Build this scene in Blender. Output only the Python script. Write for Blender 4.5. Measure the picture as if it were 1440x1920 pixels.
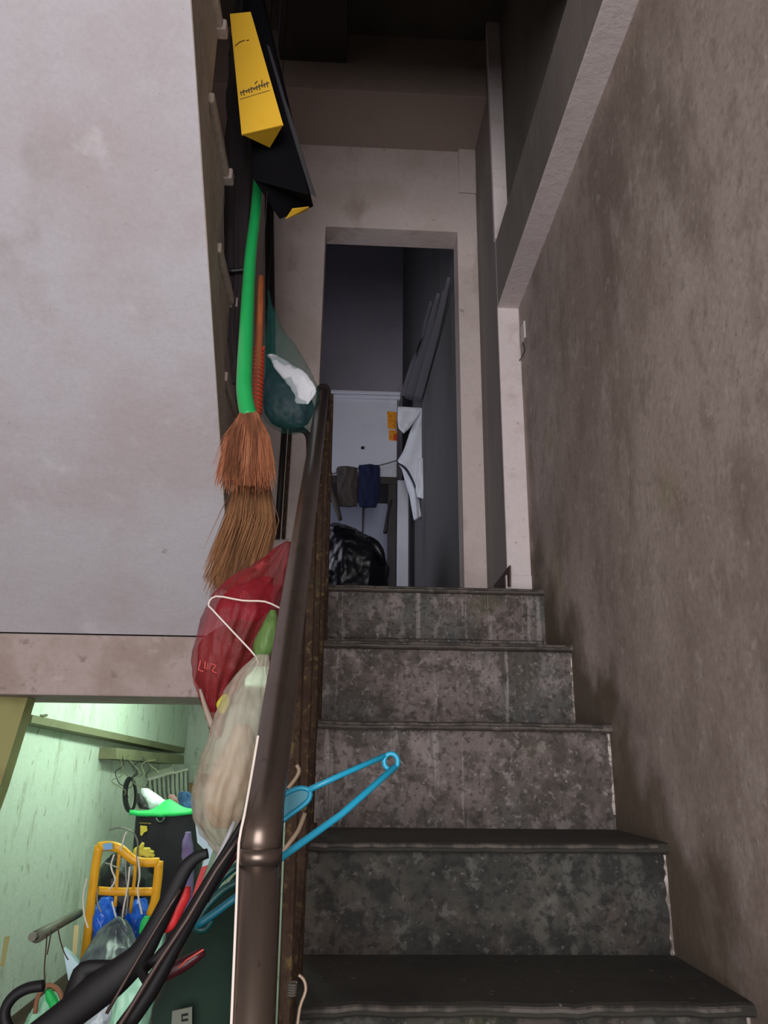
import bpy, bmesh, math, random
import numpy as np
from mathutils import Vector, Matrix, noise

for o in list(bpy.data.objects): bpy.data.objects.remove(o)
SC = bpy.context.scene
COL = SC.collection
random.seed(7)

# ------------------------------------------------------------------ camera
EYE = 1.528                       # eye above the ground floor; all coordinates below are relative to the eye
F = 1440.0                        # focal length in pixels of the 1440 x 1920 frame
def _cr(u, v): return np.array([u - 720.0, -(v - 960.0), -F])
def _n(a): return a / np.linalg.norm(a)
_z = _n(_cr(777, -3572)); _s = _n(_cr(671, 404))
_y = _n(_s - _z * _s.dot(_z)); _x = np.cross(_y, _z)
ROT = np.array([_x, _y, _z])
cam_d = bpy.data.cameras.new('camera'); cam = bpy.data.objects.new('camera', cam_d); COL.objects.link(cam)
cam_d.sensor_fit = 'VERTICAL'; cam_d.sensor_height = 32; cam_d.lens = 32 * F / 1920; cam_d.clip_start = .02
M4 = Matrix([list(ROT[i]) + [0] for i in range(3)] + [[0, 0, 0, 1]])
cam.matrix_world = Matrix.Translation((0, 0, EYE)) @ M4
SC.camera = cam

# ------------------------------------------------------------------ world, daylight, exposure
w = bpy.data.worlds.new('sky'); SC.world = w; w.use_nodes = True
w.node_tree.nodes['Background'].inputs[0].default_value = (.75, .78, .85, 1)
w.node_tree.nodes['Background'].inputs[1].default_value = .05
SC.view_settings.view_transform = 'Standard'; SC.view_settings.look = 'None'
SC.view_settings.gamma = 1; SC.view_settings.use_curve_mapping = False
SC.view_settings.exposure = -0.38
def area(name, loc, direction, sx, sy, power, col):
    l = bpy.data.lights.new(name, 'AREA'); l.shape = 'RECTANGLE'; l.size = sx; l.size_y = sy; l.energy = power; l.color = col
    o = bpy.data.objects.new(name, l); COL.objects.link(o)
    o.location = (loc[0], loc[1], loc[2] + EYE)
    o.rotation_euler = Vector(direction).to_track_quat('-Z', 'Y').to_euler()
    return o
area('daylight_street_door', (-.42, -2.40, .15), (0, 1, 0), 1.95, 2.6, 175, (1, .975, .985))     # fills the opening behind the viewer
area('bedroom_fill', (-.88, 3.75, 1.3), (1, .2, .05), .9, .6, 5, (.84, .86, 1))          # added fill light for the upstairs room, no source seen

# ------------------------------------------------------------------ helpers
def P(u, v, Y):
    r = ROT @ _cr(u, v); r = r * (Y / r[1]); return Vector(r)
def PX(u, v, X):
    r = ROT @ _cr(u, v); r = r * (X / r[0]); return Vector(r)
def pxm(n, p):                    # n pixels at point p in metres
    d = -(ROT.T @ np.array(p))[2]; return n * d / F
def lin(c):
    out = []
    for k in c[:3]:
        k = k / 255.0; out.append(k / 12.92 if k <= .04045 else ((k + .055) / 1.055) ** 2.4)
    return (*out, 1)

class MB:
    def __init__(s): s.v = []; s.f = []
    def add(s, vs, fs):
        b = len(s.v); s.v += [Vector(p) for p in vs]; s.f += [[i + b for i in f] for f in fs]; return s
    def hexa(s, p):
        return s.add(p, [(0, 3, 2, 1), (4, 5, 6, 7), (0, 1, 5, 4), (1, 2, 6, 5), (2, 3, 7, 6), (3, 0, 4, 7)])
    def box(s, x0, x1, y0, y1, z0, z1):
        return s.hexa([(x0, y0, z0), (x1, y0, z0), (x1, y1, z0), (x0, y1, z0), (x0, y0, z1), (x1, y0, z1), (x1, y1, z1), (x0, y1, z1)])
    def prism(s, pts, off):
        pts = [Vector(p) for p in pts]; n = len(pts); off = Vector(off)
        return s.add(pts + [p + off for p in pts], [tuple(range(n)), tuple(range(2 * n - 1, n - 1, -1))] +
                     [((i + 1) % n, i, i + n, (i + 1) % n + n) for i in range(n)])
    def loft(s, rings, caps=True):
        n = len(rings[0]); vs = [p for r in rings for p in r]; fs = []
        for k in range(len(rings) - 1):
            for i in range(n):
                j = (i + 1) % n; fs.append((k * n + i, k * n + j, (k + 1) * n + j, (k + 1) * n + i))
        if caps: fs += [tuple(range(n - 1, -1, -1)), tuple(range((len(rings) - 1) * n, len(rings) * n))]
        return s.add(vs, fs)
    def tube(s, pts, r, n=8, closed=False, flat=1.0, flatdir=None, sub=0):
        pts = [Vector(p) for p in pts]; rr = list(r) if hasattr(r, '__len__') else [r] * len(pts)
        if sub: pts, rr = smooth(pts, rr, sub, closed)
        N = len(pts); rings = []; prev = None
        for i, p in enumerate(pts):
            a = pts[(i - 1) % N] if (closed or i) else p; b = pts[(i + 1) % N] if (closed or i < N - 1) else p
            t = (b - a).normalized() if (b - a).length > 1e-9 else Vector((0, 0, 1))
            if flatdir is not None: nn = Vector(flatdir)
            elif prev is None: nn = Vector((0, 0, 1)) if abs(t.z) < .9 else Vector((0, 1, 0))
            else: nn = prev
            nn = (nn - t * nn.dot(t)).normalized(); bb = t.cross(nn); prev = nn
            rings.append([p + (nn * math.cos(2 * math.pi * k / n) * flat + bb * math.sin(2 * math.pi * k / n)) * rr[i] for k in range(n)])
        if closed:
            rings.append(rings[0]); return s.loft(rings, False)
        return s.loft(rings, True)
    def sphere(s, c, r, seg=10, rings=7):
        c = Vector(c); r = Vector(r) if hasattr(r, '__len__') else Vector((r, r, r)); R = []
        for k in range(rings + 1):
            th = math.pi * min(max(k / rings, .02), .98)
            R.append([c + Vector((r.x * math.sin(th) * math.cos(2 * math.pi * i / seg), r.y * math.sin(th) * math.sin(2 * math.pi * i / seg), -r.z * math.cos(th))) for i in range(seg)])
        return s.loft(R)

def smooth(pts, rr, sub, closed=False):
    N = len(pts); op = []; orr = []
    g = (lambda i: pts[i % N]) if closed else (lambda i: pts[min(max(i, 0), N - 1)])
    h = (lambda i: rr[i % N]) if closed else (lambda i: rr[min(max(i, 0), N - 1)])
    cr = lambda a, b, c, d, t: .5 * ((2 * b) + (c - a) * t + (2 * a - 5 * b + 4 * c - d) * t * t + (3 * b - a - 3 * c + d) * t ** 3)
    for i in range(N if closed else N - 1):
        for k in range(sub):
            t = k / sub
            op.append(cr(g(i - 1), g(i), g(i + 1), g(i + 2), t)); orr.append(max(cr(h(i - 1), h(i), h(i + 1), h(i + 2), t), 1e-4))
    if not closed: op.append(pts[-1]); orr.append(rr[-1])
    return op, orr

def thing(name, label, cat, loc, group=None):
    o = bpy.data.objects.new(name, None); COL.objects.link(o); o.empty_display_size = .05
    o.location = (loc[0], loc[1], loc[2] + EYE); o['label'] = label; o['category'] = cat
    if group: o['group'] = group
    return o
def wloc(o):
    l = Vector(o.location); p = o.parent
    while p: l += Vector(p.location); p = p.parent
    return l
def build(name, mb, mat, parent=None, bevel=0, seg=2, shade=False, label=None, cat=None, group=None, kind=None):
    vs = [v + Vector((0, 0, EYE)) for v in mb.v]
    lo = Vector([min(v[i] for v in vs) for i in range(3)]); hi = Vector([max(v[i] for v in vs) for i in range(3)])
    org = Vector(((lo.x + hi.x) / 2, (lo.y + hi.y) / 2, lo.z))
    me = bpy.data.meshes.new(name); me.from_pydata([tuple(v - org) for v in vs], [], mb.f); me.update()
    bm = bmesh.new(); bm.from_mesh(me)
    bmesh.ops.recalc_face_normals(bm, faces=bm.faces)
    if bevel: bmesh.ops.bevel(bm, geom=[e for e in bm.edges], offset=bevel, segments=seg, profile=.5, affect='EDGES', clamp_overlap=True)
    bm.to_mesh(me); bm.free()
    if shade:
        for p in me.polygons: p.use_smooth = True
    o = bpy.data.objects.new(name, me); COL.objects.link(o)
    for m in (mat if isinstance(mat, (list, tuple)) else [mat]): me.materials.append(m)
    if parent:
        o.parent = parent; o.location = org - wloc(parent)
    else: o.location = org
    if label: o['label'] = label
    if cat: o['category'] = cat
    if group: o['group'] = group
    if kind: o['kind'] = kind
    return o
def struct(name, mb, mat, **k): return build(name, mb, mat, kind='structure', **k)

def bag(rows, n=64, sub=9, amp=.006, fs=34, seed=0, fold=.5, flat=None, pleat=0, npl=9):
    """crumpled film or cloth hull; rows of (u, v, Y, half width px, half depth m) from top to bottom"""
    C = [P(r[0], r[1], r[2]) for r in rows]; hw = [pxm(r[3], c) for r, c in zip(rows, C)]; hd = [r[4] for r in rows]
    C1, hw1 = smooth(C, hw, sub); _, hd1 = smooth(C, hd, sub)
    rings = []; off = Vector((seed * 3.1, seed * 1.7, seed * .9))
    for k, c in enumerate(C1):
        R = []
        for i in range(n):
            a = 2 * math.pi * i / n
            ca, sa = math.cos(a), math.sin(a)
            p = c + Vector((ca * hw1[k], sa * hd1[k], 0))
            d = Vector((ca, sa, 0))
            q = Vector((p.x * fs, p.y * fs, p.z * fs * .55)) + off
            nz = 1.2 * noise.noise(q * .6) * (1 - fold) + fold * (.7 - 3.0 * abs(noise.noise(q * .8 + Vector((7, 3, 1))))) + .6 * (.4 - 2.4 * abs(noise.noise(q * 2.1))) * fold + .25 * noise.noise(q * 4)
            am = amp * min(1, hw1[k] / .02)
            pl = pleat * (.25 + 2.2 * abs(noise.noise(q * .3 + Vector((2, 5, 8))))) * (1 - 2 * abs(math.sin(npl * a * .5 + 5 * noise.noise(q * .18)))) if pleat else 0
            p = p + d * (nz * am + pl) + Vector((0, 0, 1)) * noise.noise(q * .9 + Vector((0, 9, 0))) * am * .6
            R.append(p)
        rings.append(R)
    return MB().loft(rings)

# ------------------------------------------------------------------ materials
def material(name, color, rough=.6, metal=0, layers=(), fine=0, fine_scale=60, bump=0, bump_scale=40, alpha=1, spec=.5, emit=None, estr=0, trans=0, bump_stretch=(1, 1, 1), coat=0):
    """layers: (scale, stretch, low, high, colour, strength) noise masks mixed over the base colour"""
    m = bpy.data.materials.new(name); m.use_nodes = True; nt = m.node_tree; N = nt.nodes; L = nt.links
    b = N['Principled BSDF']; b.inputs['Roughness'].default_value = rough; b.inputs['Metallic'].default_value = metal
    b.inputs['Specular IOR Level'].default_value = spec; b.inputs['Alpha'].default_value = alpha
    b.inputs['Transmission Weight'].default_value = trans; b.inputs['Coat Weight'].default_value = coat
    if emit: b.inputs['Emission Color'].default_value = lin(emit); b.inputs['Emission Strength'].default_value = estr
    tc = N.new('ShaderNodeNewGeometry')
    def nz(scale, stretch, detail=6, rough_=.6, w=0):
        mp = N.new('ShaderNodeMapping'); mp.inputs['Scale'].default_value = stretch; mp.inputs['Location'].default_value = (w * 1.3, w * .7, w)
        L.new(tc.outputs['Position'], mp.inputs['Vector'])
        t = N.new('ShaderNodeTexNoise'); t.inputs['Scale'].default_value = scale; t.inputs['Detail'].default_value = detail; t.inputs['Roughness'].default_value = rough_
        L.new(mp.outputs[0], t.inputs['Vector']); return t.outputs[0]
    cur = None; base = lin(color)
    for k, (sc, st, lo, hi, colr, stren) in enumerate(layers):
        mr = N.new('ShaderNodeMapRange'); mr.interpolation_type = 'SMOOTHSTEP'
        mr.inputs[1].default_value = lo; mr.inputs[2].default_value = hi; mr.inputs[4].default_value = stren
        L.new(nz(sc, st, w=k * 3.7 + len(name)), mr.inputs[0])
        mx = N.new('ShaderNodeMix'); mx.data_type = 'RGBA'; L.new(mr.outputs[0], mx.inputs[0])
        if cur is None: mx.inputs[6].default_value = base
        else: L.new(cur, mx.inputs[6])
        mx.inputs[7].default_value = lin(colr); cur = mx.outputs[2]
    if fine:
        mr = N.new('ShaderNodeMapRange'); mr.inputs[1].default_value = .25; mr.inputs[2].default_value = .75
        mr.inputs[3].default_value = 1 - fine; mr.inputs[4].default_value = 1 + fine
        L.new(nz(fine_scale, (1, 1, 1), 4, .7), mr.inputs[0])
        mx = N.new('ShaderNodeMix'); mx.data_type = 'RGBA'; mx.blend_type = 'MULTIPLY'; mx.inputs[0].default_value = 1
        if cur is None: mx.inputs[6].default_value = base
        else: L.new(cur, mx.inputs[6])
        L.new(mr.outputs[0], mx.inputs[7]); cur = mx.outputs[2]
    if cur is None: b.inputs['Base Color'].default_value = base
    else: L.new(cur, b.inputs['Base Color'])
    if bump:
        bp = N.new('ShaderNodeBump'); bp.inputs['Strength'].default_value = bump; bp.inputs['Distance'].default_value = .01
        L.new(nz(bump_scale, bump_stretch, 8, .65, 5), bp.inputs['Height']); L.new(bp.outputs[0], b.inputs['Normal'])
    return m
def grime(m, colr, lo, hi, stren):
    """splashed dirt left on the wall along the flight of steps"""
    nt = m.node_tree; N = nt.nodes; L = nt.links; b = N['Principled BSDF']; src = b.inputs['Base Color'].links[0].from_socket
    g = N.new('ShaderNodeNewGeometry'); sp = N.new('ShaderNodeSeparateXYZ'); L.new(g.outputs['Position'], sp.inputs[0])
    a = N.new('ShaderNodeMath'); a.operation = 'MULTIPLY'; a.inputs[1].default_value = -.8; L.new(sp.outputs[1], a.inputs[0])
    d = N.new('ShaderNodeMath'); d.operation = 'ADD'; L.new(sp.outputs[2], d.inputs[0]); L.new(a.outputs[0], d.inputs[1])
    t = N.new('ShaderNodeTexNoise'); t.inputs['Scale'].default_value = 7; t.inputs['Detail'].default_value = 6; L.new(g.outputs['Position'], t.inputs['Vector'])
    k = N.new('ShaderNodeMath'); k.operation = 'MULTIPLY_ADD'; k.inputs[1].default_value = -.55; L.new(t.outputs[0], k.inputs[0]); L.new(d.outputs[0], k.inputs[2])
    r = N.new('ShaderNodeMapRange'); r.interpolation_type = 'SMOOTHSTEP'; r.inputs[1].default_value = hi; r.inputs[2].default_value = lo; r.inputs[4].default_value = stren; L.new(k.outputs[0], r.inputs[0])
    x = N.new('ShaderNodeMix'); x.data_type = 'RGBA'; L.new(r.outputs[0], x.inputs[0]); L.new(src, x.inputs[6]); x.inputs[7].default_value = lin(colr); L.new(x.outputs[2], b.inputs['Base Color'])
U = (1, 1, 1); V = (1, 1, .18)
MAT = {}
MAT['soffit'] = material('soffit_plaster', (190, 187, 193), .85, layers=[
    (2.2, U, .42, .68, (180, 169, 172), .8), (3.5, (1, 1, .5), .55, .75, (160, 152, 150), .6), (9, U, .6, .75, (205, 202, 206), .6), (38, U, .68, .74, (120, 110, 108), .5)],
    fine=.06, fine_scale=90, bump=.25, bump_scale=22)
MAT['beam'] = material('beam_plaster', (172, 156, 152), .88, layers=[
    (6, U, .45, .7, (150, 132, 124), .8), (22, U, .58, .7, (120, 104, 95), .6), (14, U, .6, .72, (188, 176, 172), .6)], fine=.08, bump=.35, bump_scale=45)
MAT['side'] = material('stringer_plaster', (168, 154, 142), .9, layers=[
    (5, U, .4, .7, (142, 128, 114), .8), (20, U, .55, .7, (182, 170, 158), .5)], fine=.08, bump=.5, bump_scale=40)
MAT['wall_right'] = material('stained_wall_plaster', (178, 164, 157), .92, layers=[
    (1.6, (1, 1, .8), .38, .62, (152, 137, 129), .9), (3.4, (1, 1, .5), .5, .68, (124, 110, 100), .75), (7, (1, 1, .6), .55, .72, (190, 178, 172), .7),
    (15, (1, 1, .6), .5, .68, (138, 123, 114), .55), (26, U, .56, .72, (196, 184, 178), .5), (60, U, .56, .7, (128, 113, 105), .45), (2.2, U, .6, .72, (150, 142, 104), .6), (110, (1, 1, .4), .64, .7, (206, 196, 190), .6)],
    fine=.16, fine_scale=75, bump=.15, bump_scale=70)
grime(MAT['wall_right'], (84, 70, 52), .252 - .34, .252 - .09, .85)
MAT['wall_far'] = material('landing_wall_plaster', (200, 186, 181), .9, layers=[
    (3, U, .45, .7, (178, 162, 154), .7), (7, (1, 1, .4), .56, .72, (142, 124, 114), .55), (30, U, .66, .72, (120, 104, 98), .5)], fine=.06, bump=.3, bump_scale=35)
MAT['lintel'] = material('lintel_plaster', (142, 134, 130), .9, layers=[
    (3, (1, 1, .4), .45, .7, (120, 112, 110), .7), (12, V, .55, .72, (150, 140, 136), .5)], fine=.06, bump=.25)
MAT['jamb'] = material('jamb_plaster', (214, 202, 202), .85, layers=[(8, U, .52, .72, (186, 170, 164), .7), (45, U, .64, .72, (140, 122, 116), .6)], fine=.05, bump=.3)
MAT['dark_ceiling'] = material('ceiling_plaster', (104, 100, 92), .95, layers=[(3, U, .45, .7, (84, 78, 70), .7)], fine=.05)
MAT['beam_brown'] = material('brown_beam_plaster', (158, 142, 134), .95, layers=[(3, U, .45, .7, (138, 122, 112), .7)], fine=.05)
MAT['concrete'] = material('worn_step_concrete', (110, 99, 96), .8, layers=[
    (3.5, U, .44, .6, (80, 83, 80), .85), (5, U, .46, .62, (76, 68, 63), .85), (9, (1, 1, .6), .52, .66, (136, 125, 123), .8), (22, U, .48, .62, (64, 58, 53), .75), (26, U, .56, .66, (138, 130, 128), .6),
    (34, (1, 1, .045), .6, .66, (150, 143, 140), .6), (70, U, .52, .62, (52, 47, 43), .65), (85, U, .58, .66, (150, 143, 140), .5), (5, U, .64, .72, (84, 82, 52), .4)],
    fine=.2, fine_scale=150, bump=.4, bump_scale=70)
MAT['concrete_lower'] = material('blackened_step_concrete', (60, 58, 52), .8, layers=[  # black mouldy stains, plus the weaker light on the lower steps painted in
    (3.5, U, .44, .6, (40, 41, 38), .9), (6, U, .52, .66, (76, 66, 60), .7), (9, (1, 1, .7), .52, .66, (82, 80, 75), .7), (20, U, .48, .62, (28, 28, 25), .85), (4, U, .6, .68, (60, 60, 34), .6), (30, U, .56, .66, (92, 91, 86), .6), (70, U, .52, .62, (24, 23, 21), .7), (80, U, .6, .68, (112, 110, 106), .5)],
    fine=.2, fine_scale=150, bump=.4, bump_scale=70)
MAT['edge_wear'] = material('worn_step_edge', (84, 77, 71), .75, layers=[(20, (1, .1, .1), .44, .58, (48, 44, 38), .95), (60, U, .52, .62, (40, 36, 32), .7)])
MAT['nosing'] = material('step_edge_concrete', (84, 76, 70), .7, layers=[(12, U, .45, .65, (52, 46, 40), .8), (30, U, .58, .7, (128, 120, 114), .6)], fine=.12, bump=.4, bump_scale=70)
MAT['tread'] = material('foot_worn_tread', (50, 48, 42), .85, layers=[(7, U, .45, .65, (38, 36, 32), .8), (50, U, .68, .72, (150, 146, 140), .6)], fine=.1, bump=.3)
MAT['white_drip'] = material('white_paint_edge', (188, 178, 172), .85, layers=[(50, U, .42, .56, (104, 94, 88), .9)])
MAT['steel'] = material('grimy_steel', (112, 99, 91), .33, metal=.85, layers=[(14, (1, 1, .5), .5, .7, (96, 82, 74), .7), (60, U, .62, .7, (70, 56, 46), .6)], fine=.06)
MAT['rust'] = material('rusty_iron', (70, 52, 38), .8, metal=.25, layers=[(40, U, .45, .62, (56, 36, 26), .9), (70, U, .55, .68, (120, 100, 60), .7), (25, U, .6, .7, (88, 92, 60), .6)], bump=.6, bump_scale=120)
MAT['yellow_paper'] = material('yellow_card', (236, 186, 50), .55, layers=[(12, U, .5, .75, (220, 168, 40), .5)])
MAT['black_paper'] = material('black_card', (7, 6, 11), .8, spec=.12, layers=[(9, U, .5, .7, (12, 11, 15), .6)])
MAT['black_paper_lit'] = material('dark_grey_card', (74, 72, 76), .55)
MAT['print'] = material('grey_ink', (92, 82, 60), .7)
MAT['print_brown'] = material('brown_ink', (92, 56, 24), .7)
MAT['green_plastic'] = material('green_plastic_sleeve', (34, 168, 88), .32, layers=[(20, U, .5, .75, (24, 140, 74), .5)])
MAT['red_wrap'] = material('red_wire_wrap', (190, 62, 40), .45)
MAT['orange_stick'] = material('orange_brown_stick', (150, 82, 44), .6, layers=[(60, V, .45, .65, (110, 56, 32), .7)])
MAT['grass_red'] = material('reddish_broom_grass', (172, 106, 72), .85, layers=[(30, (1, 1, .12), .42, .66, (112, 66, 42), .9), (60, (1, 1, .1), .55, .7, (196, 138, 100), .6)], bump=.8, bump_scale=120, bump_stretch=(1, 1, .06))
MAT['grass_brown'] = material('brown_broom_grass', (142, 98, 62), .85, layers=[(30, (1, 1, .12), .42, .66, (92, 58, 36), .9), (60, (1, 1, .1), .55, .7, (170, 124, 84), .6)], bump=.8, bump_scale=120, bump_stretch=(1, 1, .06))
MAT['teal_film'] = material('teal_plastic_film', (44, 112, 104), .3, alpha=.26, spec=.4, bump=.5, bump_scale=30, bump_stretch=(1, 1, .4))
MAT['red_film'] = material('red_plastic_film', (150, 28, 42), .34, alpha=.52, spec=.4, bump=.6, bump_scale=30, bump_stretch=(1, 1, .5), layers=[(9, U, .46, .62, (112, 22, 26), .8), (22, U, .6, .7, (214, 70, 84), .6)])
MAT['clear_film'] = material('milky_plastic_film', (200, 192, 176), .34, alpha=.42, spec=.4, bump=.6, bump_scale=26, bump_stretch=(1, 1, .35), layers=[(11, U, .45, .65, (176, 160, 136), .7)])
MAT['green_film'] = material('pale_green_film', (104, 140, 74), .45, alpha=.75, layers=[(30, U, .5, .65, (70, 104, 50), .7)])
MAT['black_film'] = material('black_plastic_film', (16, 16, 24), .3, bump=.35, bump_scale=30)
MAT['grey_film'] = material('grey_plastic_film', (96, 104, 112), .3, layers=[(18, V, .45, .65, (58, 64, 72), .8)])
MAT['blue_film'] = material('blue_plastic_film', (24, 92, 210), .3)
MAT['navy'] = material('navy_cloth', (30, 34, 70), .9, bump=.3, bump_scale=200)
MAT['navy_dark'] = material('dark_bundle_cloth', (30, 28, 48), .6, layers=[(14, U, .45, .6, (52, 44, 70), .7)])
MAT['white_cloth'] = material('white_cloth', (222, 224, 232), .9, bump=.2, bump_scale=60)
MAT['shirt'] = material('white_shirt_cloth', (226, 230, 240), .9, layers=[(20, U, .5, .7, (204, 208, 222), .6)], bump=.2, bump_scale=40)
MAT['grey_cloth'] = material('grey_brown_cloth', (78, 71, 68), .95, bump=.4, bump_scale=120)
MAT['brown_bundle'] = material('brown_bundle', (92, 50, 32), .85, layers=[(12, U, .45, .65, (48, 28, 18), .85)])
MAT['tan_bundle'] = material('tan_bundle', (176, 142, 104), .9, layers=[(10, U, .45, .65, (190, 176, 150), .8)])
MAT['string'] = material('white_string', (226, 214, 204), .8)
MAT['cyan'] = material('cyan_plastic', (34, 156, 192), .35)
MAT['black_plastic'] = material('black_plastic', (11, 10, 13), .6, spec=.3)
MAT['maroon'] = material('maroon_plastic', (66, 18, 28), .4)
MAT['brown_plastic'] = material('dark_brown_plastic', (58, 42, 38), .35)
MAT['teal_plastic'] = material('dark_teal_plastic', (12, 76, 74), .4)
MAT['dark_green'] = material('dark_green_cloth', (15, 40, 29), .95, layers=[(8, U, .45, .65, (9, 26, 20), .8)])
MAT['wire_beige'] = material('beige_wire', (168, 146, 122), .5)
MAT['cable_black'] = material('black_cable', (24, 24, 26), .5)
MAT['pipe_dark'] = material('dark_pipe', (38, 30, 30), .6)
MAT['room_green'] = material('mint_wall_paint', (212, 220, 208), .85, layers=[(4, (1, 1, .3), .48, .7, (190, 200, 184), .7), (14, (1, 1, .3), .55, .7, (160, 166, 146), .55), (35, (1, 1, .4), .6, .7, (134, 136, 114), .6)], fine=.06, bump=.3, bump_scale=40)
MAT['room_beam'] = material('olive_beam_paint', (150, 148, 96), .85, layers=[(5, U, .45, .7, (126, 116, 70), .7)])
MAT['room_ledge'] = material('dusty_ledge_paint', (126, 124, 96), .85, layers=[(9, U, .5, .7, (104, 98, 74), .6)])
MAT['grey_metal'] = material('dull_grey_metal', (124, 122, 112), .5, metal=.4)
MAT['yellow_plastic'] = material('yellow_orange_plastic', (238, 172, 26), .45, layers=[(16, U, .5, .7, (214, 138, 18), .6)])
MAT['glove'] = material('yellow_rubber', (222, 206, 74), .6)
MAT['black_fabric'] = material('black_bag_fabric', (34, 34, 40), .8, layers=[(6, U, .48, .68, (50, 50, 58), .6)])
MAT['emblem'] = material('yellow_emblem', (214, 196, 60), .6)
MAT['green_sheet'] = material('bright_green_sheet', (30, 190, 92), .6)
MAT['pale_blue'] = material('pale_blue_plastic', (196, 226, 236), .5)
MAT['red_plastic'] = material('red_plastic', (214, 48, 50), .5)
MAT['blue_mark'] = material('blue_mark', (50, 74, 140), .6)
MAT['mint_plastic'] = material('pale_mint_plastic', (150, 206, 176), .4, layers=[(20, U, .5, .7, (190, 226, 206), .7)])
MAT['cream_wood'] = material('cream_wood', (214, 200, 140), .7)
MAT['cabinet'] = material('white_cabinet_paint', (206, 208, 220), .6, layers=[(4, U, .5, .7, (190, 190, 204), .6)])
MAT['cabinet_dark'] = material('dark_cabinet_wood', (58, 52, 50), .7)
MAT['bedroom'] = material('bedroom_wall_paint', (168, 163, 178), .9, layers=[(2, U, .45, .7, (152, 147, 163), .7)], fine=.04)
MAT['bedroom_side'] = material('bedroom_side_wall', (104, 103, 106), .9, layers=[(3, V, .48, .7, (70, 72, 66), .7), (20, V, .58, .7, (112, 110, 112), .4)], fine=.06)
MAT['bedroom_grey'] = material('grey_blue_panel', (150, 154, 172), .7)
MAT['curtain'] = material('grey_net_cloth', (98, 96, 103), .95)
MAT['sticker'] = material('orange_sticker', (236, 156, 20), .6, layers=[(60, (1, 1, 3), .5, .6, (150, 70, 10), .8)])
MAT['sticker_red'] = material('red_sticker', (206, 60, 30), .6)
MAT['hole'] = material('dark_hole', (14, 12, 14), .9)
MAT['wood_brown'] = material('brown_board', (70, 48, 40), .8)
MAT['white_plastic'] = material('white_plastic', (206, 200, 198), .5)
MAT['floor'] = material('ground_floor_cement', (96, 92, 86), .8, layers=[(3, U, .45, .7, (78, 74, 68), .7)])
MAT['lamp'] = material('fluorescent_glow', (255, 255, 255), .5, emit=(222, 255, 230), estr=62)
MAT['label_grey'] = material('grey_label', (96, 100, 90), .8)

# ------------------------------------------------------------------ the setting
GF = -1.528; LZ = .472; XW = .575; XL = -.073; YD = 2.706; ZD = 2.105
struct('floor', MB().box(-2.6, 1.1, -2.6, 5.3, GF - .1, GF), MAT['floor'])
# right wall: a recess up to a low lintel, with plaster jamb and lintel standing forward of it
struct('wall_right', MB().box(XW, .85, -2.6, 2.352, GF, 1.56), MAT['wall_right'])
struct('wall_right_lintel', MB().box(.503, .85, -2.6, 2.34, 1.515, 1.79), MAT['lintel'], bevel=.004)
struct('trim_10', MB().box(.500, .5755, -.4, 2.345, 1.509, 1.5155), MAT['jamb'], bevel=.002)
struct('wall_right_landing', MB().hexa([(.503, 2.352, LZ - .2), (.85, 2.352, LZ - .2), (.85, YD + .05, LZ - .2), (.503, YD + .05, LZ - .2), (.503, 2.352, 3.2), (.85, 2.352, 3.2), (.85, YD + .05, 3.2), (.503, YD + .05, 3.2)]), MAT['lintel'])
struct('trim_1', MB().box(.500, .576, 2.338, 2.352, LZ - .001, 1.52), MAT['jamb'], bevel=.003)
struct('trim_11', MB().box(.494, .577, 2.333, 2.353, LZ - .001, LZ + .075), MAT['jamb'], bevel=.003)
struct('wall_right_upper', MB().box(.548, .85, -.2, 2.34, 1.79, 3.2), MAT['dark_ceiling'])
struct('trim_2', MB().box(.497, .549, 2.325, 2.352, 1.79, 3.0), MAT['jamb'], bevel=.002)
# wall with the doorway
wb = MB(); wb.box(-2.6, -.133, YD, 2.82, LZ - .15, 3.6); wb.box(.42, .56, YD, 2.82, LZ - .2, 3.6); wb.box(-.133, .42, YD, 2.82, ZD, 3.6)
struct('wall_back', wb, MAT['wall_far'])
struct('trim_3', MB().box(-1.3, .56, 2.41, YD + .01, 2.522, 2.82), MAT['beam_brown'], bevel=.004)          # beam over the landing
struct('trim_4', MB().prism([(.43, YD + .002, 2.66), (.43, YD + .002, 2.36), (.43, YD - .008, 2.30), (.43, YD - .022, 2.66)], (.075, 0, 0)), MAT['wall_far'])   # corbel at the corner
struct('ceiling', MB().box(-1.3, .9, 1.2, 2.8, 2.82, 2.95), MAT['dark_ceiling'])
struct('ceiling_beam', MB().box(-.33, -.06, 1.2, 2.42, 2.66, 2.83), MAT['cabinet_dark'])
struct('ceiling_hall', MB().box(-2.6, .9, -2.6, .3, 1.95, 2.15), MAT['dark_ceiling'])
struct('ceiling_stair_side', MB().box(-.29, .9, .3, 1.42, 1.89, 2.15), MAT['dark_ceiling'])  # out of view; edge lowered to shade the top of the doorway wall
struct('wall_hall_upper', MB().box(-.29, .9, 1.3, 1.42, 2.15, 2.95), MAT['dark_ceiling'])
# street wall behind the viewer with its door opening
ws = MB(); ws.box(-2.6, -1.42, -2.6, -2.45, GF, 2.05); ws.box(.565, .9, -2.6, -2.45, GF, 2.05); ws.box(-1.42, .565, -2.6, -2.45, 1.5, 2.05)
struct('wall_street', ws, MAT['wall_far'])
struct('wall_left', MB().box(-2.75, -2.6, -2.6, 2.2, GF, 3.0), MAT['wall_far'])

# landing slab and its beam
struct('landing', MB().box(-1.45, XW + .01, 2.2, YD + .3, LZ - .15, LZ - .002), MAT['concrete'])
struct('trim_5', MB().box(-1.6, -.323, 2.2, 2.55, .148, .315), MAT['beam'], bevel=.004)

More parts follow.
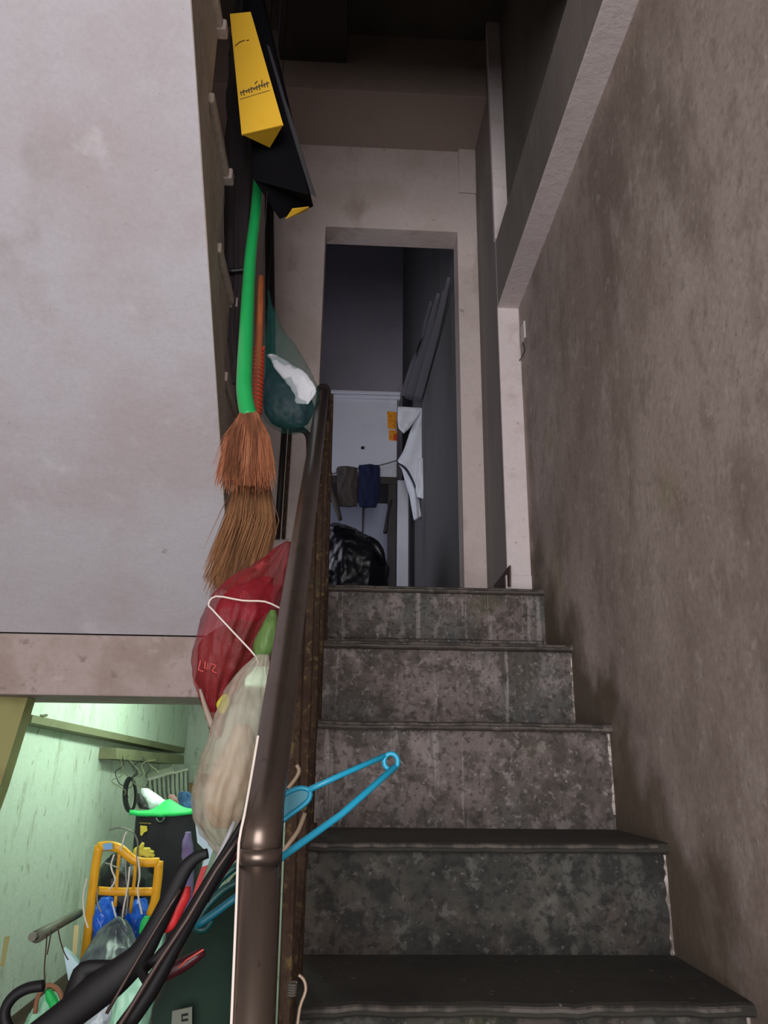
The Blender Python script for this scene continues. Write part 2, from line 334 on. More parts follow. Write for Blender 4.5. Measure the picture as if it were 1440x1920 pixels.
# ------------------------------------------------------------------ our flight of stairs
RISE, GO = .2, .25
DZ = {1: .004, 3: -.013, 4: .009}
stairs = thing('staircase', 'worn grey concrete staircase with dark nosings climbing to the doorway', 'staircase', ((XL + XW) / 2, 1.0, GF))
for k in range(0, 10):
    y = 2.185 - GO * k; z = LZ - RISE * k + DZ.get(k, 0); zlow = z - RISE + (DZ.get(k + 1, 0) - DZ.get(k, 0)) - .03
    y1 = y + GO + .03 if k else 2.35
    st = build('step', MB().box(XL, XW + .004, y + .022, y1, max(zlow - .02, GF), z - .014), MAT['concrete'] if k < 3 else MAT['concrete_lower'], stairs)
    # tread slab with rounded, chipped nosing
    prof = [(y + .02, z - .018), (y + .004, z - .0175), (y - .001, z - .014), (y - .002, z - .008), (y + .002, z - .002), (y + .008, z), (y1, z), (y1, z - .018)]
    nx = 26; rings = []
    for i in range(nx + 1):
        x = XL - .004 + (XW + .008 - XL) * i / nx
        j = .003 * noise.noise(Vector((x * 17, k * 3.3, 0))) + .0025 * noise.noise(Vector((x * 60, k * 5.1, 2)))
        rings.append([Vector((x, py + (j if q < 6 else 0), pz + (j * .8 if 0 < q < 6 else 0))) for q, (py, pz) in enumerate(prof)])
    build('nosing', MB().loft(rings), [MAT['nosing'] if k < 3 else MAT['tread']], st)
    if k < 6:
        wear = [Vector((r[3].x, r[3].y + .0012, r[3].z + .002 + .0015 * noise.noise(Vector((r[3].x * 40, k, 5))))) for r in rings[1:-1]]
        build('edge_wear', MB().tube(wear, .0042, 6), MAT['edge_wear'], st)
    if k < 5:
        e = MB(); pts = []
        for i in range(17):
            t = i / 16; zz = z - .02 - t * (RISE - .036)
            wd = .0025 + .010 * abs(noise.noise(Vector((k * 7.7, i * 2.9, 0))))
            pts.append((zz, wd))
        poly = [Vector((XW + .001, y + .0215, zz)) for zz, _ in pts] + [Vector((XW - wd, y + .0215, zz)) for zz, wd in reversed(pts)]
        e.prism(poly, (0, -.002, 0)); build('paint_edge', e, MAT['white_drip'], st, label='chipped white paint line where the riser meets the wall')

# ------------------------------------------------------------------ upper flight (rises back over the viewer on the left)
XS = -.323; R2, G2 = .2215, .2135
SO = lambda y: .318 + .926 * (2.2 - y)
fl = thing('upper_stair_flight', 'pale plastered underside of the upper stair flight slanting overhead on the left', 'staircase', (-.8, 2.0, .318))
yt = .35; rr = []
ny = 18; poly = []
for i in range(ny + 1):
    y = 2.2 - (2.2 - yt) * i / ny
    j = .004 * noise.noise(Vector((y * 14, 3, 0)))
    poly.append((y, SO(y), j))
sl = MB(); rings = []
for y, z, j in poly:
    rings.append([Vector((-1.6, y, z)), Vector((XS + j, y, z)), Vector((XS + j * .5, y + .05, z + .11)), Vector((-1.6, y + .05, z + .11))])
sl.loft(rings); build('soffit_slab', sl, MAT['soffit'], fl)
for k in range(1, 9):
    y = 1.773 - G2 * (k - 3); z = LZ + R2 * k
    build('step', MB().hexa([(-1.6, y - .235, SO(y - .235) + .04), (XS - .004, y - .235, SO(y - .235) + .04), (XS - .004, y, SO(y) + .06), (-1.6, y, SO(y) + .06), (-1.6, y - .235, z - .03), (XS - .004, y - .235, z - .03), (XS - .004, y, z - .03), (-1.6, y, z - .03)]), MAT['side'], fl)
    build('tread_slab', MB().box(-1.6, XS + .008, y - .24, y + .012, z - .026, z), MAT['side'], fl, bevel=.004)
    build('nosing_end', MB().box(XS - .01, XS + .016, y - .015, y + .016, z - .028, z + .002), MAT['beam'], fl, bevel=.004)
build('stringer_face', MB().hexa([(XS - .03, 2.2, SO(2.2)), (XS + .002, 2.2, SO(2.2)), (XS + .002, 2.2, LZ), (XS - .03, 2.2, LZ), (XS - .03, yt, SO(yt) + .002), (XS + .002, yt, SO(yt) + .002), (XS + .002, yt, SO(yt) + .17), (XS - .03, yt, SO(yt) + .17)]), MAT['side'], fl)

# ------------------------------------------------------------------ railing
A = P(487, 1580, .7); B = P(606, 735, 2.05); RH = .0176
rail = thing('stair_railing', 'dull steel pipe handrail with rusty balusters beside the steps', 'railing', (A.x, A.y, LZ - RISE * 6))
dr = (B - A).normalized()
build('newel_post', MB().tube([(A.x + .011, A.y, LZ - RISE * 6), (A.x, A.y, A.z - .012)], RH * .97, 24), MAT['steel'], rail, shade=True)
build('coupling', MB().tube([A + Vector((0, 0, -.016)), A + Vector((0, 0, -.004))], RH * 1.05, 24), MAT['steel'], rail, shade=True)
build('handrail', MB().tube([A + Vector((0, 0, -.012)), A + Vector((0, .003, .006)), A + dr * .03 + Vector((0, -.002, .008)), A + dr * .07, A + (B - A) * .5, B], RH, 24), MAT['steel'], rail, shade=True)
build('top_post', MB().tube([(B.x, B.y, LZ - RISE), (B.x, B.y, B.z + .012)], .017, 16), MAT['pipe_dark'], rail, shade=True)
build('end_cap', MB().sphere(B + Vector((0, .003, .004)), .0225, 16, 10), MAT['pipe_dark'], rail, shade=True)
build('return_bend', MB().tube([P(548, 806, 1.95), P(566, 806, 1.95), P(578, 818, 1.95), P(580, 850, 1.93), P(578, 905, 1.9)], .0085, 10, sub=5), MAT['pipe_dark'], rail, shade=True)
nos = lambda y: LZ - (2.185 - y) * RISE / GO
for k in range(1, 7):
    y = 2.185 - GO * k + .13; z = LZ - RISE * k; t = (y - A.y) / (B.y - A.y); top = A.z + (B.z - A.z) * t
    build('baluster', MB().tube([(-.061, y, z - .002), (-.061, y, z + .1), (-.066, y, top - .012)], [.0085, .0085, .0085], 8), MAT['rust'], rail)
    build('baluster_foot', MB().tube([(-.061, y, z - .001), (-.061, y, z + .006)], .016, 10), MAT['rust'], rail)
build('bottom_rail', MB().tube([(-.061, .72, nos(.72) + .05), (-.062, 1.4, nos(1.4) + .05), (-.063, 2.05, nos(2.05) + .05)], .0095, 8), MAT['rust'], rail)

# ------------------------------------------------------------------ things hung beside the upper flight
def ink(parent, strokes, mat, name, r=.0012):
    mb = MB()
    for s in strokes: mb.tube(s, r, 5)
    return build(name, mb, mat, parent)
yb = thing('yellow_paper_bag', 'folded yellow paper bag with grey lettering hanging high on the left', 'bag', P(490, 260, 1.47))
q = [P(431, 26, 1.45), P(470, 22, 1.45), P(531, 234, 1.45), P(453, 252, 1.45)]
bk_t = P(452, 22, 1.52); bk_b = P(506, 277, 1.52)
body = MB(); body.add([q[0], q[1], q[2], q[3], bk_t, bk_b], [(0, 1, 2, 3)]); build('front_panel', MB().prism(q, (0, .004, 0)), MAT['yellow_paper'], yb)
build('bottom_fold', MB().prism([q[3], q[2], bk_b], (0, .001, .004)), MAT['yellow_paper'], yb)
build('gusset', MB().add([q[0] + Vector((0, .005, 0)), q[1] + Vector((0, .005, 0)), q[2] + Vector((0, .005, .004)), q[3] + Vector((0, .005, .004)), bk_t, bk_b + Vector((0, 0, .004))],
      [(0, 3, 5, 4), (1, 4, 5, 2), (0, 4, 1), (3, 2, 5)]), MAT['black_paper'], yb)
gl = []
for i in range(11):
    t = i / 10; u = 451 + 49 * t; v = 175 - 17 * t; hh = 7 + 3 * math.sin(i * 2.1)
    gl.append([P(u, v - hh * .5, 1.4485), P(u + 2, v + hh * .5, 1.4485)]); gl.append([P(u, v - hh * .3, 1.4485), P(u + 5, v - hh * .2 - 1, 1.4485)])
gl.append([P(478, 157, 1.4485), P(482, 152, 1.4485)]); gl.append([P(491, 158, 1.4485), P(491, 150, 1.4485)])
ink(yb, gl, MAT['print'], 'lettering', .0014)
ink(yb, [[P(450, 186, 1.4488), P(506, 169, 1.4488)]], MAT['print'], 'underline', .0006)
ink(yb, [[P(441, 86, 1.4485), P(449, 79, 1.4485)], [P(449, 79, 1.4485), P(459, 75, 1.4485)], [P(462, 76, 1.4485), P(467, 75, 1.4485)]], MAT['print_brown'], 'small_mark', .0011)
kb = thing('black_paper_bag', 'longer black paper bag with yellow base behind the yellow bag', 'bag', P(540, 400, 1.6))
bt = [P(452, -60, 1.53), P(478, -60, 1.53), P(482, -60, 1.64), P(460, -60, 1.64)]
bb = [P(474, 335, 1.53), P(580, 366, 1.53), P(588, 388, 1.62), P(524, 412, 1.62)]
build('bag_body', MB().hexa([bb[0], bb[1], bb[2], bb[3], bt[0], bt[1], bt[2], bt[3]]), MAT['black_paper'], kb, bevel=.003)
build('lit_edge', MB().prism([P(497, 85, 1.535), P(503, 85, 1.525), P(591, 368, 1.535), P(582, 362, 1.525)], (.003, .004, 0)), MAT['black_paper_lit'], kb)  # light on the bag's right edge, painted as a grey strip
build('base_patch', MB().prism([P(548, 391, 1.595), P(579, 387, 1.60), P(577, 393, 1.617), P(536, 409, 1.617)], (0, 0, -.003)), MAT['yellow_paper'], kb)

def strands(c0, hw0, d0, c1, hw1, d1, n, r, curve=Vector((0, 0, 0)), jit=.012, seed=1):
    rnd = random.Random(seed); mb = MB()
    for i in range(n):
        a = rnd.uniform(0, 2 * math.pi); q = math.sqrt(rnd.random())
        s = c0 + Vector((math.cos(a) * q * hw0, math.sin(a) * q * d0, 0))
        t = rnd.uniform(.8, 1.03)
        e = c0 + (c1 - c0) * t + Vector((math.cos(a) * q * hw1 + rnd.gauss(0, jit) * .5, math.sin(a) * q * d1 + rnd.gauss(0, jit) * .5, rnd.gauss(0, jit)))
        m = (s + e) / 2 + curve + Vector((rnd.gauss(0, .002), rnd.gauss(0, .002), 0)) + (e - c1) * .12
        mb.tube([s, m, e], [r, r, r * .4], 3)
    return mb
g = thing('green_handled_broom', 'grass broom with bright green plastic sleeve and reddish bristles', 'broom', P(462, 920, 1.44))
build('handle_sleeve', MB().tube([P(490, 270, 1.74), P(480, 390, 1.66), P(469, 490, 1.58), P(461, 640, 1.48), P(458, 720, 1.45), P(461, 755, 1.445), P(467, 782, 1.44)], [.0135, .0135, .0142, .0158, .0165, .0168, .0178], 18, sub=5), MAT['green_plastic'], g, shade=True)
build('bristle_core', bag([(467, 772, 1.445, 16, .013), (464, 800, 1.445, 24, .016), (460, 840, 1.44, 34, .02), (458, 875, 1.44, 37, .022), (462, 900, 1.44, 26, .014), (464, 912, 1.44, 12, .006)], amp=.003, fs=60, seed=2, pleat=.0012, npl=17), MAT['grass_red'], g, shade=True)
build('bristles', strands(P(467, 775, 1.44), .018, .014, P(459, 905, 1.44), .056, .034, 1500, .0009, seed=3), MAT['grass_red'], g, kind='stuff')
g2 = thing('red_wrapped_broom', 'brown grass broom with red wire-wrapped handle hanging lowest', 'broom', P(440, 1110, 1.52))
build('handle', MB().tube([P(490, 520, 1.56), P(487, 600, 1.55), P(481, 770, 1.53), P(478, 920, 1.52)], [.008, .0085, .0095, .011], 10), MAT['orange_stick'], g2, shade=True)
hel = []; h0 = P(486, 650, 1.55); h1 = P(481, 775, 1.53)
for i in range(16 * 10 + 1):
    t = i / 160; a = 2 * math.pi * i / 10; c = h0.lerp(h1, t); hel.append(c + Vector((math.cos(a) * .0105, math.sin(a) * .0105, 0)))
build('wire_wrap', MB().tube(hel, .0028, 6), MAT['red_wrap'], g2, shade=True)
build('bristle_core', bag([(478, 905, 1.52, 20, .014), (470, 950, 1.52, 36, .02), (463, 1000, 1.515, 42, .024), (453, 1050, 1.51, 44, .026), (440, 1085, 1.5, 38, .02), (428, 1105, 1.5, 22, .01)], amp=.003, fs=60, seed=5, pleat=.0012, npl=19), MAT['grass_brown'], g2, shade=True)
build('bristles', strands(P(474, 900, 1.52), .034, .018, P(434, 1100, 1.5), .054, .034, 1700, .0009, curve=Vector((.014, 0, 0)), seed=6), MAT['grass_brown'], g2, kind='stuff')

um = thing('added_umbrella', 'added dark umbrella form filling the dark gap behind the green broom handle', 'umbrella', P(446, 740, 1.78))  # added to darken the gap behind the broom; no umbrella known there
build('canopy', bag([(462, -30, 1.78, 14, .016), (456, 120, 1.78, 26, .028), (450, 300, 1.78, 27, .03), (446, 480, 1.78, 24, .028), (444, 620, 1.78, 17, .02), (444, 720, 1.78, 7, .008)], amp=.004, seed=61, pleat=.005, npl=8), material('umbrella_cloth', (46, 38, 40), .85), um, shade=True)
build('tie_band', MB().tube([P(419, 505, 1.745), P(434, 508, 1.742), P(460, 505, 1.745)], .006, 8, sub=3), MAT['cable_black'], um)
build('tip', MB().tube([P(444, 715, 1.78), P(443, 752, 1.78)], [.005, .003], 8), MAT['pipe_dark'], um)
# bag of clothes at the top of the rail
tb = thing('teal_plastic_bag', 'translucent teal plastic bag of clothes tied at the top of the handrail', 'bag', P(545, 808, 1.9))
build('film', bag([(506, 572, 1.9, 5, .005), (515, 615, 1.9, 18, .016), (527, 665, 1.9, 36, .035), (540, 710, 1.9, 50, .05), (546, 750, 1.9, 55, .055), (545, 785, 1.9, 50, .05), (545, 803, 1.9, 34, .034), (545, 810, 1.9, 15, .015)], amp=.007, seed=8), MAT['teal_film'], tb, shade=True)
build('handle_knot', MB().tube([P(503, 545, 1.9), P(505, 560, 1.9), P(507, 578, 1.9)], [.003, .004, .006], 8), MAT['teal_film'], tb)
build('dark_clothes', bag([(520, 688, 1.9, 14, .02), (528, 715, 1.9, 34, .035), (540, 750, 1.9, 46, .042), (543, 780, 1.9, 44, .04), (544, 798, 1.9, 24, .025)], amp=.008, seed=9), MAT['navy_dark'], shade=True, label='dark navy clothes bundled inside the teal plastic bag', cat='clothes')
build('white_clothes', bag([(512, 668, 1.88, 10, .012), (530, 684, 1.865, 18, .012), (556, 708, 1.855, 25, .012), (570, 735, 1.855, 24, .012), (568, 758, 1.86, 12, .008)], amp=.006, seed=10), MAT['white_cloth'], shade=True, label='white cloth folded on top inside the teal bag', cat='clothes')

# red bag and its string
rb = thing('red_plastic_bag', 'red plastic bag tied with white string between broom and handrail', 'bag', P(405, 1380, 1.25))
RB = [(540, 1016, 1.28, 5, .006), (515, 1050, 1.27, 24, .02), (482, 1090, 1.26, 52, .035), (458, 1125, 1.25, 65, .045), (446, 1170, 1.25, 68, .05), (428, 1220, 1.25, 62, .048), (412, 1270, 1.25, 47, .038), (404, 1320, 1.25, 26, .02), (404, 1355, 1.25, 13, .01), (407, 1382, 1.25, 6, .005)]
build('film', bag(RB, amp=.005, seed=12, fs=36, pleat=.0035, npl=11), MAT['red_film'], rb, shade=True)
build('knotted_tail', MB().tube([P(375, 1292, 1.225), P(386, 1330, 1.225), P(402, 1372, 1.225), P(408, 1384, 1.23)], [.002, .004, .0045, .002], 8, sub=3), MAT['clear_film'], rb, shade=True)
build('string', MB().tube([P(528, 1142, 1.2), P(497, 1128, 1.19), P(455, 1126, 1.19), P(405, 1118, 1.2), P(391, 1133, 1.205), P(400, 1145, 1.2), P(440, 1188, 1.195), P(480, 1232, 1.19), P(482, 1252, 1.19)], .0014, 6, sub=3), MAT['string'], rb)
tx = [[(376, 1238), (372, 1256), (381, 1259)], [(385, 1240), (384, 1254)], [(388, 1255), (389, 1243), (393, 1256), (395, 1244)], [(397, 1244), (405, 1248), (398, 1258), (406, 1262)]]
ink(rb, [[P(u, v, 1.203) for u, v in s] for s in tx], material('red_print', (220, 92, 84), .6), 'lettering', .0008)
build('wrapped_contents', bag([(455, 1165, 1.26, 22, .015), (440, 1190, 1.26, 50, .03), (424, 1225, 1.26, 52, .034), (412, 1262, 1.26, 42, .03), (405, 1300, 1.26, 26, .018), (404, 1335, 1.26, 12, .01)], amp=.007, seed=13), MAT['brown_bundle'], shade=True, label='brown bundle showing through the red plastic bag', cat='bundle')
build('red_cloth', bag([(500, 1085, 1.265, 14, .014), (470, 1110, 1.265, 40, .024), (455, 1140, 1.265, 48, .026), (448, 1170, 1.268, 30, .014)], amp=.006, seed=63), material('crimson_cloth', (150, 26, 40), .8, layers=[(16, U, .48, .6, (84, 14, 24), .8)]), shade=True, label='crimson cloth stuffed in the upper part of the red bag', cat='cloth')
build('green_plastic_bag', bag([(512, 1145, 1.2, 6, .008), (506, 1180, 1.2, 18, .018), (497, 1215, 1.2, 22, .02), (488, 1240, 1.2, 10, .01)], amp=.004, seed=14), MAT['green_film'], shade=True, label='small pale green plastic bag squeezed behind the handrail', cat='bag')
cb = thing('clear_plastic_bag', 'milky clear plastic bag hanging beside the lower handrail', 'bag', P(425, 1600, 1.12))
build('film', bag([(492, 1228, 1.14, 10, .01), (474, 1270, 1.13, 32, .025), (460, 1320, 1.12, 46, .04), (448, 1380, 1.12, 54, .05), (434, 1440, 1.12, 58, .055), (420, 1495, 1.12, 58, .055), (414, 1545, 1.12, 46, .045), (420, 1580, 1.12, 30, .03), (428, 1604, 1.12, 12, .012)], amp=.005, seed=16, pleat=.0035, npl=12), MAT['clear_film'], cb, shade=True)
build('bag_contents', bag([(456, 1360, 1.13, 14, .015), (446, 1410, 1.13, 34, .03), (436, 1460, 1.13, 42, .036), (426, 1510, 1.13, 42, .036), (424, 1550, 1.13, 26, .022)], amp=.005, seed=17), MAT['tan_bundle'], shade=True, label='tan bundle inside the milky clear plastic bag', cat='bundle')
build('yellow_wrapper', bag([(424, 1302, 1.14, 6, .006), (419, 1320, 1.14, 13, .01), (417, 1338, 1.14, 6, .006)], amp=.003, seed=18), material('yellow_green_film', (196, 190, 60), .4), shade=True, label='small yellow-green wrapper under the red bag tail', cat='wrapper')

# ------------------------------------------------------------------ hangers around the newel
def path(pts, Y): return [P(u, v, Y + (d[0] if d else 0)) for u, v, *d in pts]
ch = thing('cyan_hanger', 'bright cyan plastic hanger sticking out past the newel over the steps', 'hanger', P(550, 1640, .84))
build('upper_bar', MB().tube([P(577, 1482, .86), P(640, 1453, .88), P(722, 1417, .9)], .0032, 8), MAT['cyan'], ch, shade=True)
build('lower_bar', MB().tube([P(455, 1668, .82), P(530, 1606, .84), P(640, 1527, .87), P(742, 1437, .9)], .0038, 8), MAT['cyan'], ch, shade=True)
build('end_loop', MB().tube([P(733 + 13 * math.cos(a) , 1428 + 15 * math.sin(a), .9) for a in [2 * math.pi * i / 16 for i in range(16)]], .0028, 8, closed=True), MAT['cyan'], ch, shade=True)
lf = [(500, 1528), (525, 1497), (545, 1483), (565, 1477), (581, 1483), (580, 1498), (566, 1512), (545, 1527), (520, 1546), (500, 1556)]
build('shoulder_plate', MB().prism([P(u, v, .862) for u, v in lf], (0, .003, 0)), material('cyan_dull_plastic', (30, 128, 150), .45), ch)
build('shoulder_rim', MB().tube([P(u, v, .861) for u, v in lf], .0026, 8, sub=2), MAT['cyan'], ch, shade=True)

bh = thing('black_suit_hanger', 'wide black plastic hanger with thick rounded shoulders in the lower left', 'hanger', P(140, 1940, .86))
build('shoulder', MB().tube(path([(390, 1600), (368, 1608), (345, 1632), (322, 1678), (294, 1735), (262, 1790), (222, 1828), (178, 1862), (128, 1902), (60, 1950)], .86), [.0048, .006, .0078, .009, .0098, .012, .0155, .0165, .015, .013], 12, flat=.55, flatdir=(0, 1, 0), sub=4), MAT['black_plastic'], bh, shade=True)
build('hook', MB().tube(path([(82, 1848), (52, 1853), (26, 1868), (10, 1893), (13, 1922), (36, 1942), (80, 1945)], .86), .0052, 10, sub=5), MAT['black_plastic'], bh, shade=True)
build('crossbar', MB().tube(path([(240, 1812), (196, 1815), (158, 1820), (148, 1842), (136, 1880)], .87), [.006, .0075, .009, .010, .011], 10, flat=.6, flatdir=(0, 1, 0), sub=3), MAT['black_plastic'], bh, shade=True)
bh2 = thing('thin_black_hanger', 'thin black plastic hanger leaning diagonally against the newel', 'hanger', P(230, 1930, .80))
build('upper_bar', MB().tube(path([(462, 1530), (420, 1600), (372, 1680), (318, 1770), (276, 1812)], .83), [.003, .0035, .0042, .0045, .004], 8, sub=2), MAT['black_plastic'], bh2, shade=True)
build('lower_bar', MB().tube(path([(455, 1560), (400, 1650), (330, 1770), (280, 1860), (230, 1930)], .80), [.0045, .0055, .007, .008, .008], 8, sub=2), MAT['black_plastic'], bh2, shade=True)
build('end_bend', MB().tube(path([(276, 1812, .03), (266, 1822, .02), (272, 1834, .01), (283, 1856, 0)], .80), .0045, 8, sub=3), MAT['black_plastic'], bh2, shade=True)
bh3 = thing('brown_hanger', 'dark brown glossy hanger arm running beside the thin black hanger', 'hanger', P(215, 1920, .82))
build('arm', MB().tube(path([(448, 1572), (405, 1632), (352, 1722), (300, 1800), (236, 1905), (215, 1935)], .785), [.0016, .002, .0022, .0022, .0022, .002], 8, sub=2), MAT['brown_plastic'], bh3, shade=True)
build('far_arm', MB().tube(path([(338, 1668), (296, 1735), (240, 1830), (200, 1900)], .845), .0016, 6, sub=2), MAT['brown_plastic'], bh3, shade=True)
build('shank', MB().tube(path([(440, 1540), (418, 1590), (401, 1625)], .84), [.002, .003, .0025], 8, sub=2), material('grey_satin', (150, 150, 150), .4), bh3, shade=True)
MAT['cyan_shaded'] = material('teal_blue_plastic', (16, 104, 124), .45)
mh = thing('maroon_hanger', 'maroon plastic hanger half hidden behind the newel post', 'hanger', P(300, 1850, .86))
build('upper_arm', MB().tube(path([(452, 1590), (430, 1610), (400, 1655), (384, 1690)], .87), [.004, .006, .006, .004], 8, sub=2), MAT['maroon'], mh, shade=True)
build('lower_arm', MB().tube(path([(382, 1783), (350, 1805), (318, 1822), (290, 1840)], .86), [.004, .0065, .007, .005], 8, sub=2), MAT['maroon'], mh, shade=True)
build('edge', MB().tube(path([(382, 1780), (350, 1800), (335, 1815)], .85), .001, 6), MAT['red_wrap'], mh)
th = thing('teal_hanger', 'dark teal hanger loop with the shaded end of the cyan hanger left of the newel', 'hanger', P(400, 1750, .9))
build('loop', MB().tube(path([(452, 1650), (420, 1668), (392, 1695), (375, 1722), (368, 1740), (385, 1742), (398, 1722)], .92), .0042, 8, sub=3), MAT['teal_plastic'], th, shade=True)
build('lower_bar', MB().tube(path([(368, 1736), (400, 1714), (456, 1672)], .9), .0042, 8, sub=2), MAT['cyan_shaded'], th, shade=True)  # far end of the cyan hanger, its shade painted as darker teal
build('arm', MB().tube(path([(452, 1618), (412, 1650), (388, 1690)], .93), .004, 8, sub=2), MAT['teal_plastic'], th, shade=True)
wh = thing('beige_wire_hanger', 'bent beige wire hanger behind the cyan hanger', 'hanger', P(540, 1610, .9))
build('hook', MB().tube(path([(540, 1478), (553, 1462), (561, 1446), (556, 1434)], .92), .0022, 8, sub=3), MAT['wire_beige'], wh, shade=True)
build('arm', MB().tube(path([(572, 1524), (560, 1556), (545, 1578), (526, 1602)], .9), .0024, 8, sub=3), MAT['wire_beige'], wh, shade=True)
build('white_string', MB().tube([P(484, 1380, .735), P(474, 1440, .72), P(458, 1530, .695), P(448, 1580, .69), P(444, 1680, .69), P(439, 1800, .69), P(433, 1940, .69)], .0011, 6, sub=2), MAT['string'], label='thin pale string hanging down along the newel post', cat='string')
build('loose_wire', MB().tube([P(560, 1828, .78), P(570, 1838, .78), P(573, 1858, .78), P(562, 1890, .78), P(556, 1940, .78)], .0013, 6, sub=3), MAT['wire_beige'], label='short beige wire curling at the foot of the newel', cat='wire')
sp = MB(); c0 = P(548, 1842, .8); c1 = P(546, 1866, .8)
sp.tube([c0.lerp(c1, i / 40) + Vector((math.cos(i * .785) * .004, math.sin(i * .785) * .004, 0)) for i in range(41)], .0008, 5)
build('wire_coil', sp, MAT['grey_metal'], label='tiny metal spring coil beside the newel foot', cat='coil')
dg = thing('dark_green_bag', 'dark green cloth bag in shadow behind the hangers', 'bag', P(385, 1980, 1.0))
build('cloth', bag([(448, 1640, 1.02, 8, .01), (430, 1700, 1.02, 34, .02), (412, 1770, 1.01, 62, .035), (398, 1840, 1.0, 85, .045), (388, 1910, 1.0, 100, .05), (382, 1990, 1.0, 104, .05)], amp=.006, seed=21, fs=16), MAT['dark_green'], dg, shade=True)
build('label_patch', MB().prism([P(323, 1896, .935), P(360, 1888, .935), P(360, 1935, .935), P(320, 1940, .935)], (0, .003, 0)), MAT['label_grey'], dg)
ink(dg, [[P(352, 1902, .9335), P(341, 1904, .9335), P(341, 1914, .9335), P(352, 1912, .9335)]], MAT['hole'], 'label_mark', .0011)

# ------------------------------------------------------------------ lit storeroom under the landing
XA, YA, XB, YB = -1.20, 2.42, -1.045, 5.0
wx = lambda y: XA + (XB - XA) * (y - YA) / (YB - YA)
struct('wall_storeroom', MB().hexa([(XA - .12, YA, GF), (XA, YA, GF), (XB, YB, GF), (XB - .12, YB, GF), (XA - .12, YA, .75), (XA, YA, .75), (XB, YB, .75), (XB - .12, YB, .75)]), MAT['room_green'])
struct('wall_storeroom_back', MB().box(-1.3, .6, YB, YB + .1, GF, .32), MAT['room_green'])
struct('ceiling_storeroom', MB().box(-1.6, .6, 3.0, YB + .1, .32, .42), MAT['room_green'])
struct('wall_storeroom_right', MB().box(-.05, .05, 2.5, YB, GF, .32), MAT['room_green'])
# sloping ledge / boxed pipe on the long wall
lg = [(P(78, 1322, 2.86).z, 2.86), (P(355, 1388, 4.9).z, 4.9)]
mb = MB(); (za, ya), (zb2, yb2) = lg
mb.hexa([(wx(ya), ya, za - .035), (wx(ya) + .07, ya, za - .035), (wx(yb2) + .09, yb2, zb2 - .045), (wx(yb2), yb2, zb2 - .045), (wx(ya), ya, .32), (wx(ya) + .04, ya, .32), (wx(yb2) + .09, yb2, .32), (wx(yb2), yb2, .32)])
struct('trim_6', mb, MAT['room_green'])
struct('trim_7', MB().hexa([(wx(ya), ya, za - .06), (wx(ya) + .072, ya, za - .06), (wx(yb2) + .092, yb2, zb2 - .075), (wx(yb2), yb2, zb2 - .075), (wx(ya), ya, za - .034), (wx(ya) + .075, ya, za - .034), (wx(yb2) + .095, yb2, zb2 - .044), (wx(yb2), yb2, zb2 - .044)]), MAT['room_ledge'])
# near jamb with slanted haunch, olive paint
struct('trim_8', MB().prism([P(-120, 1302, 2.3), P(52, 1308, 2.3), P(-2, 1482, 2.3), P(-60, 1640, 2.3), P(-120, 1800, 2.3)], (0, .06, 0)), MAT['room_beam'])
lamp = thing('fluorescent_lamp', 'fluorescent tube lighting the storeroom under the landing', 'lamp', (-.6, 3.2, .25))
build('tube', MB().tube([(-.62, 2.64, .255), (-.58, 3.84, .255)], .015, 12), MAT['lamp'], lamp)
build('batten', MB().box(-.64, -.56, 2.62, 3.86, .275, .315), MAT['white_plastic'], lamp)
# table carrying the pile
tb2 = thing('storage_table', 'dark table under the pile of bags in the storeroom', 'table', (-.75, 3.0, GF))
TT = -.76
build('tabletop', MB().box(-.98, -.35, 2.4, 3.75, TT - .04, TT), MAT['wood_brown'], tb2, bevel=.004)
for x in (-.94, -.4):
    for y in (2.45, 3.7): build('leg', MB().box(x - .025, x + .025, y - .025, y + .025, GF, TT - .04), MAT['wood_brown'], tb2)
# shelf bar with cables on the wall
struct('trim_9', MB().hexa([P(218, 1423, 3.75), P(345, 1433, 4.7), P(345, 1433, 4.7) + Vector((-.3, 0, 0)), P(218, 1423, 3.75) + Vector((-.2, 0, 0)), P(218, 1402, 3.75), P(345, 1417, 4.7), P(345, 1417, 4.7) + Vector((-.3, 0, 0)), P(218, 1402, 3.75) + Vector((-.2, 0, 0))]), MAT['room_ledge'])
rnd = random.Random(5)
cc = thing('cable_tangle', 'tangle of thin dark cables hanging on the mint wall', 'cable', P(245, 1500, 3.78))
for i in range(9):
    u0 = 222 + i * 8; pts = []
    for j in range(6): pts.append(P(u0 + rnd.uniform(-14, 14), 1420 + j * 15 + rnd.uniform(-5, 5), 3.78 + .04 * (i % 3)))
    build('cable', MB().tube(pts, .0022, 5, sub=3), MAT['cable_black'] if i % 2 else MAT['room_ledge'], cc)
bc = thing('coiled_black_cable', 'thick coil of black cable on the wall beside the wire rack', 'cable', P(240, 1520, 3.7))
for j in range(3):
    build('coil', MB().tube([P(243 + (11 - j) * math.cos(a) + j * 2, 1490 + (32 - 2 * j) * math.sin(a), 3.86 - .01 * j) for a in [2 * math.pi * i / 20 for i in range(20)]], .006 if j < 2 else .004, 6, closed=True), MAT['cable_black'], bc, shade=True)
cw = MB(); cw.tube([P(58, 1316, 2.95), P(64, 1332, 2.93), P(76, 1342, 2.93), P(88, 1341, 2.95)], .005, 6, sub=4)
build('wall_cable', cw, MAT['room_ledge'], label='short looped cable at the top left corner of the storeroom wall', cat='cable')
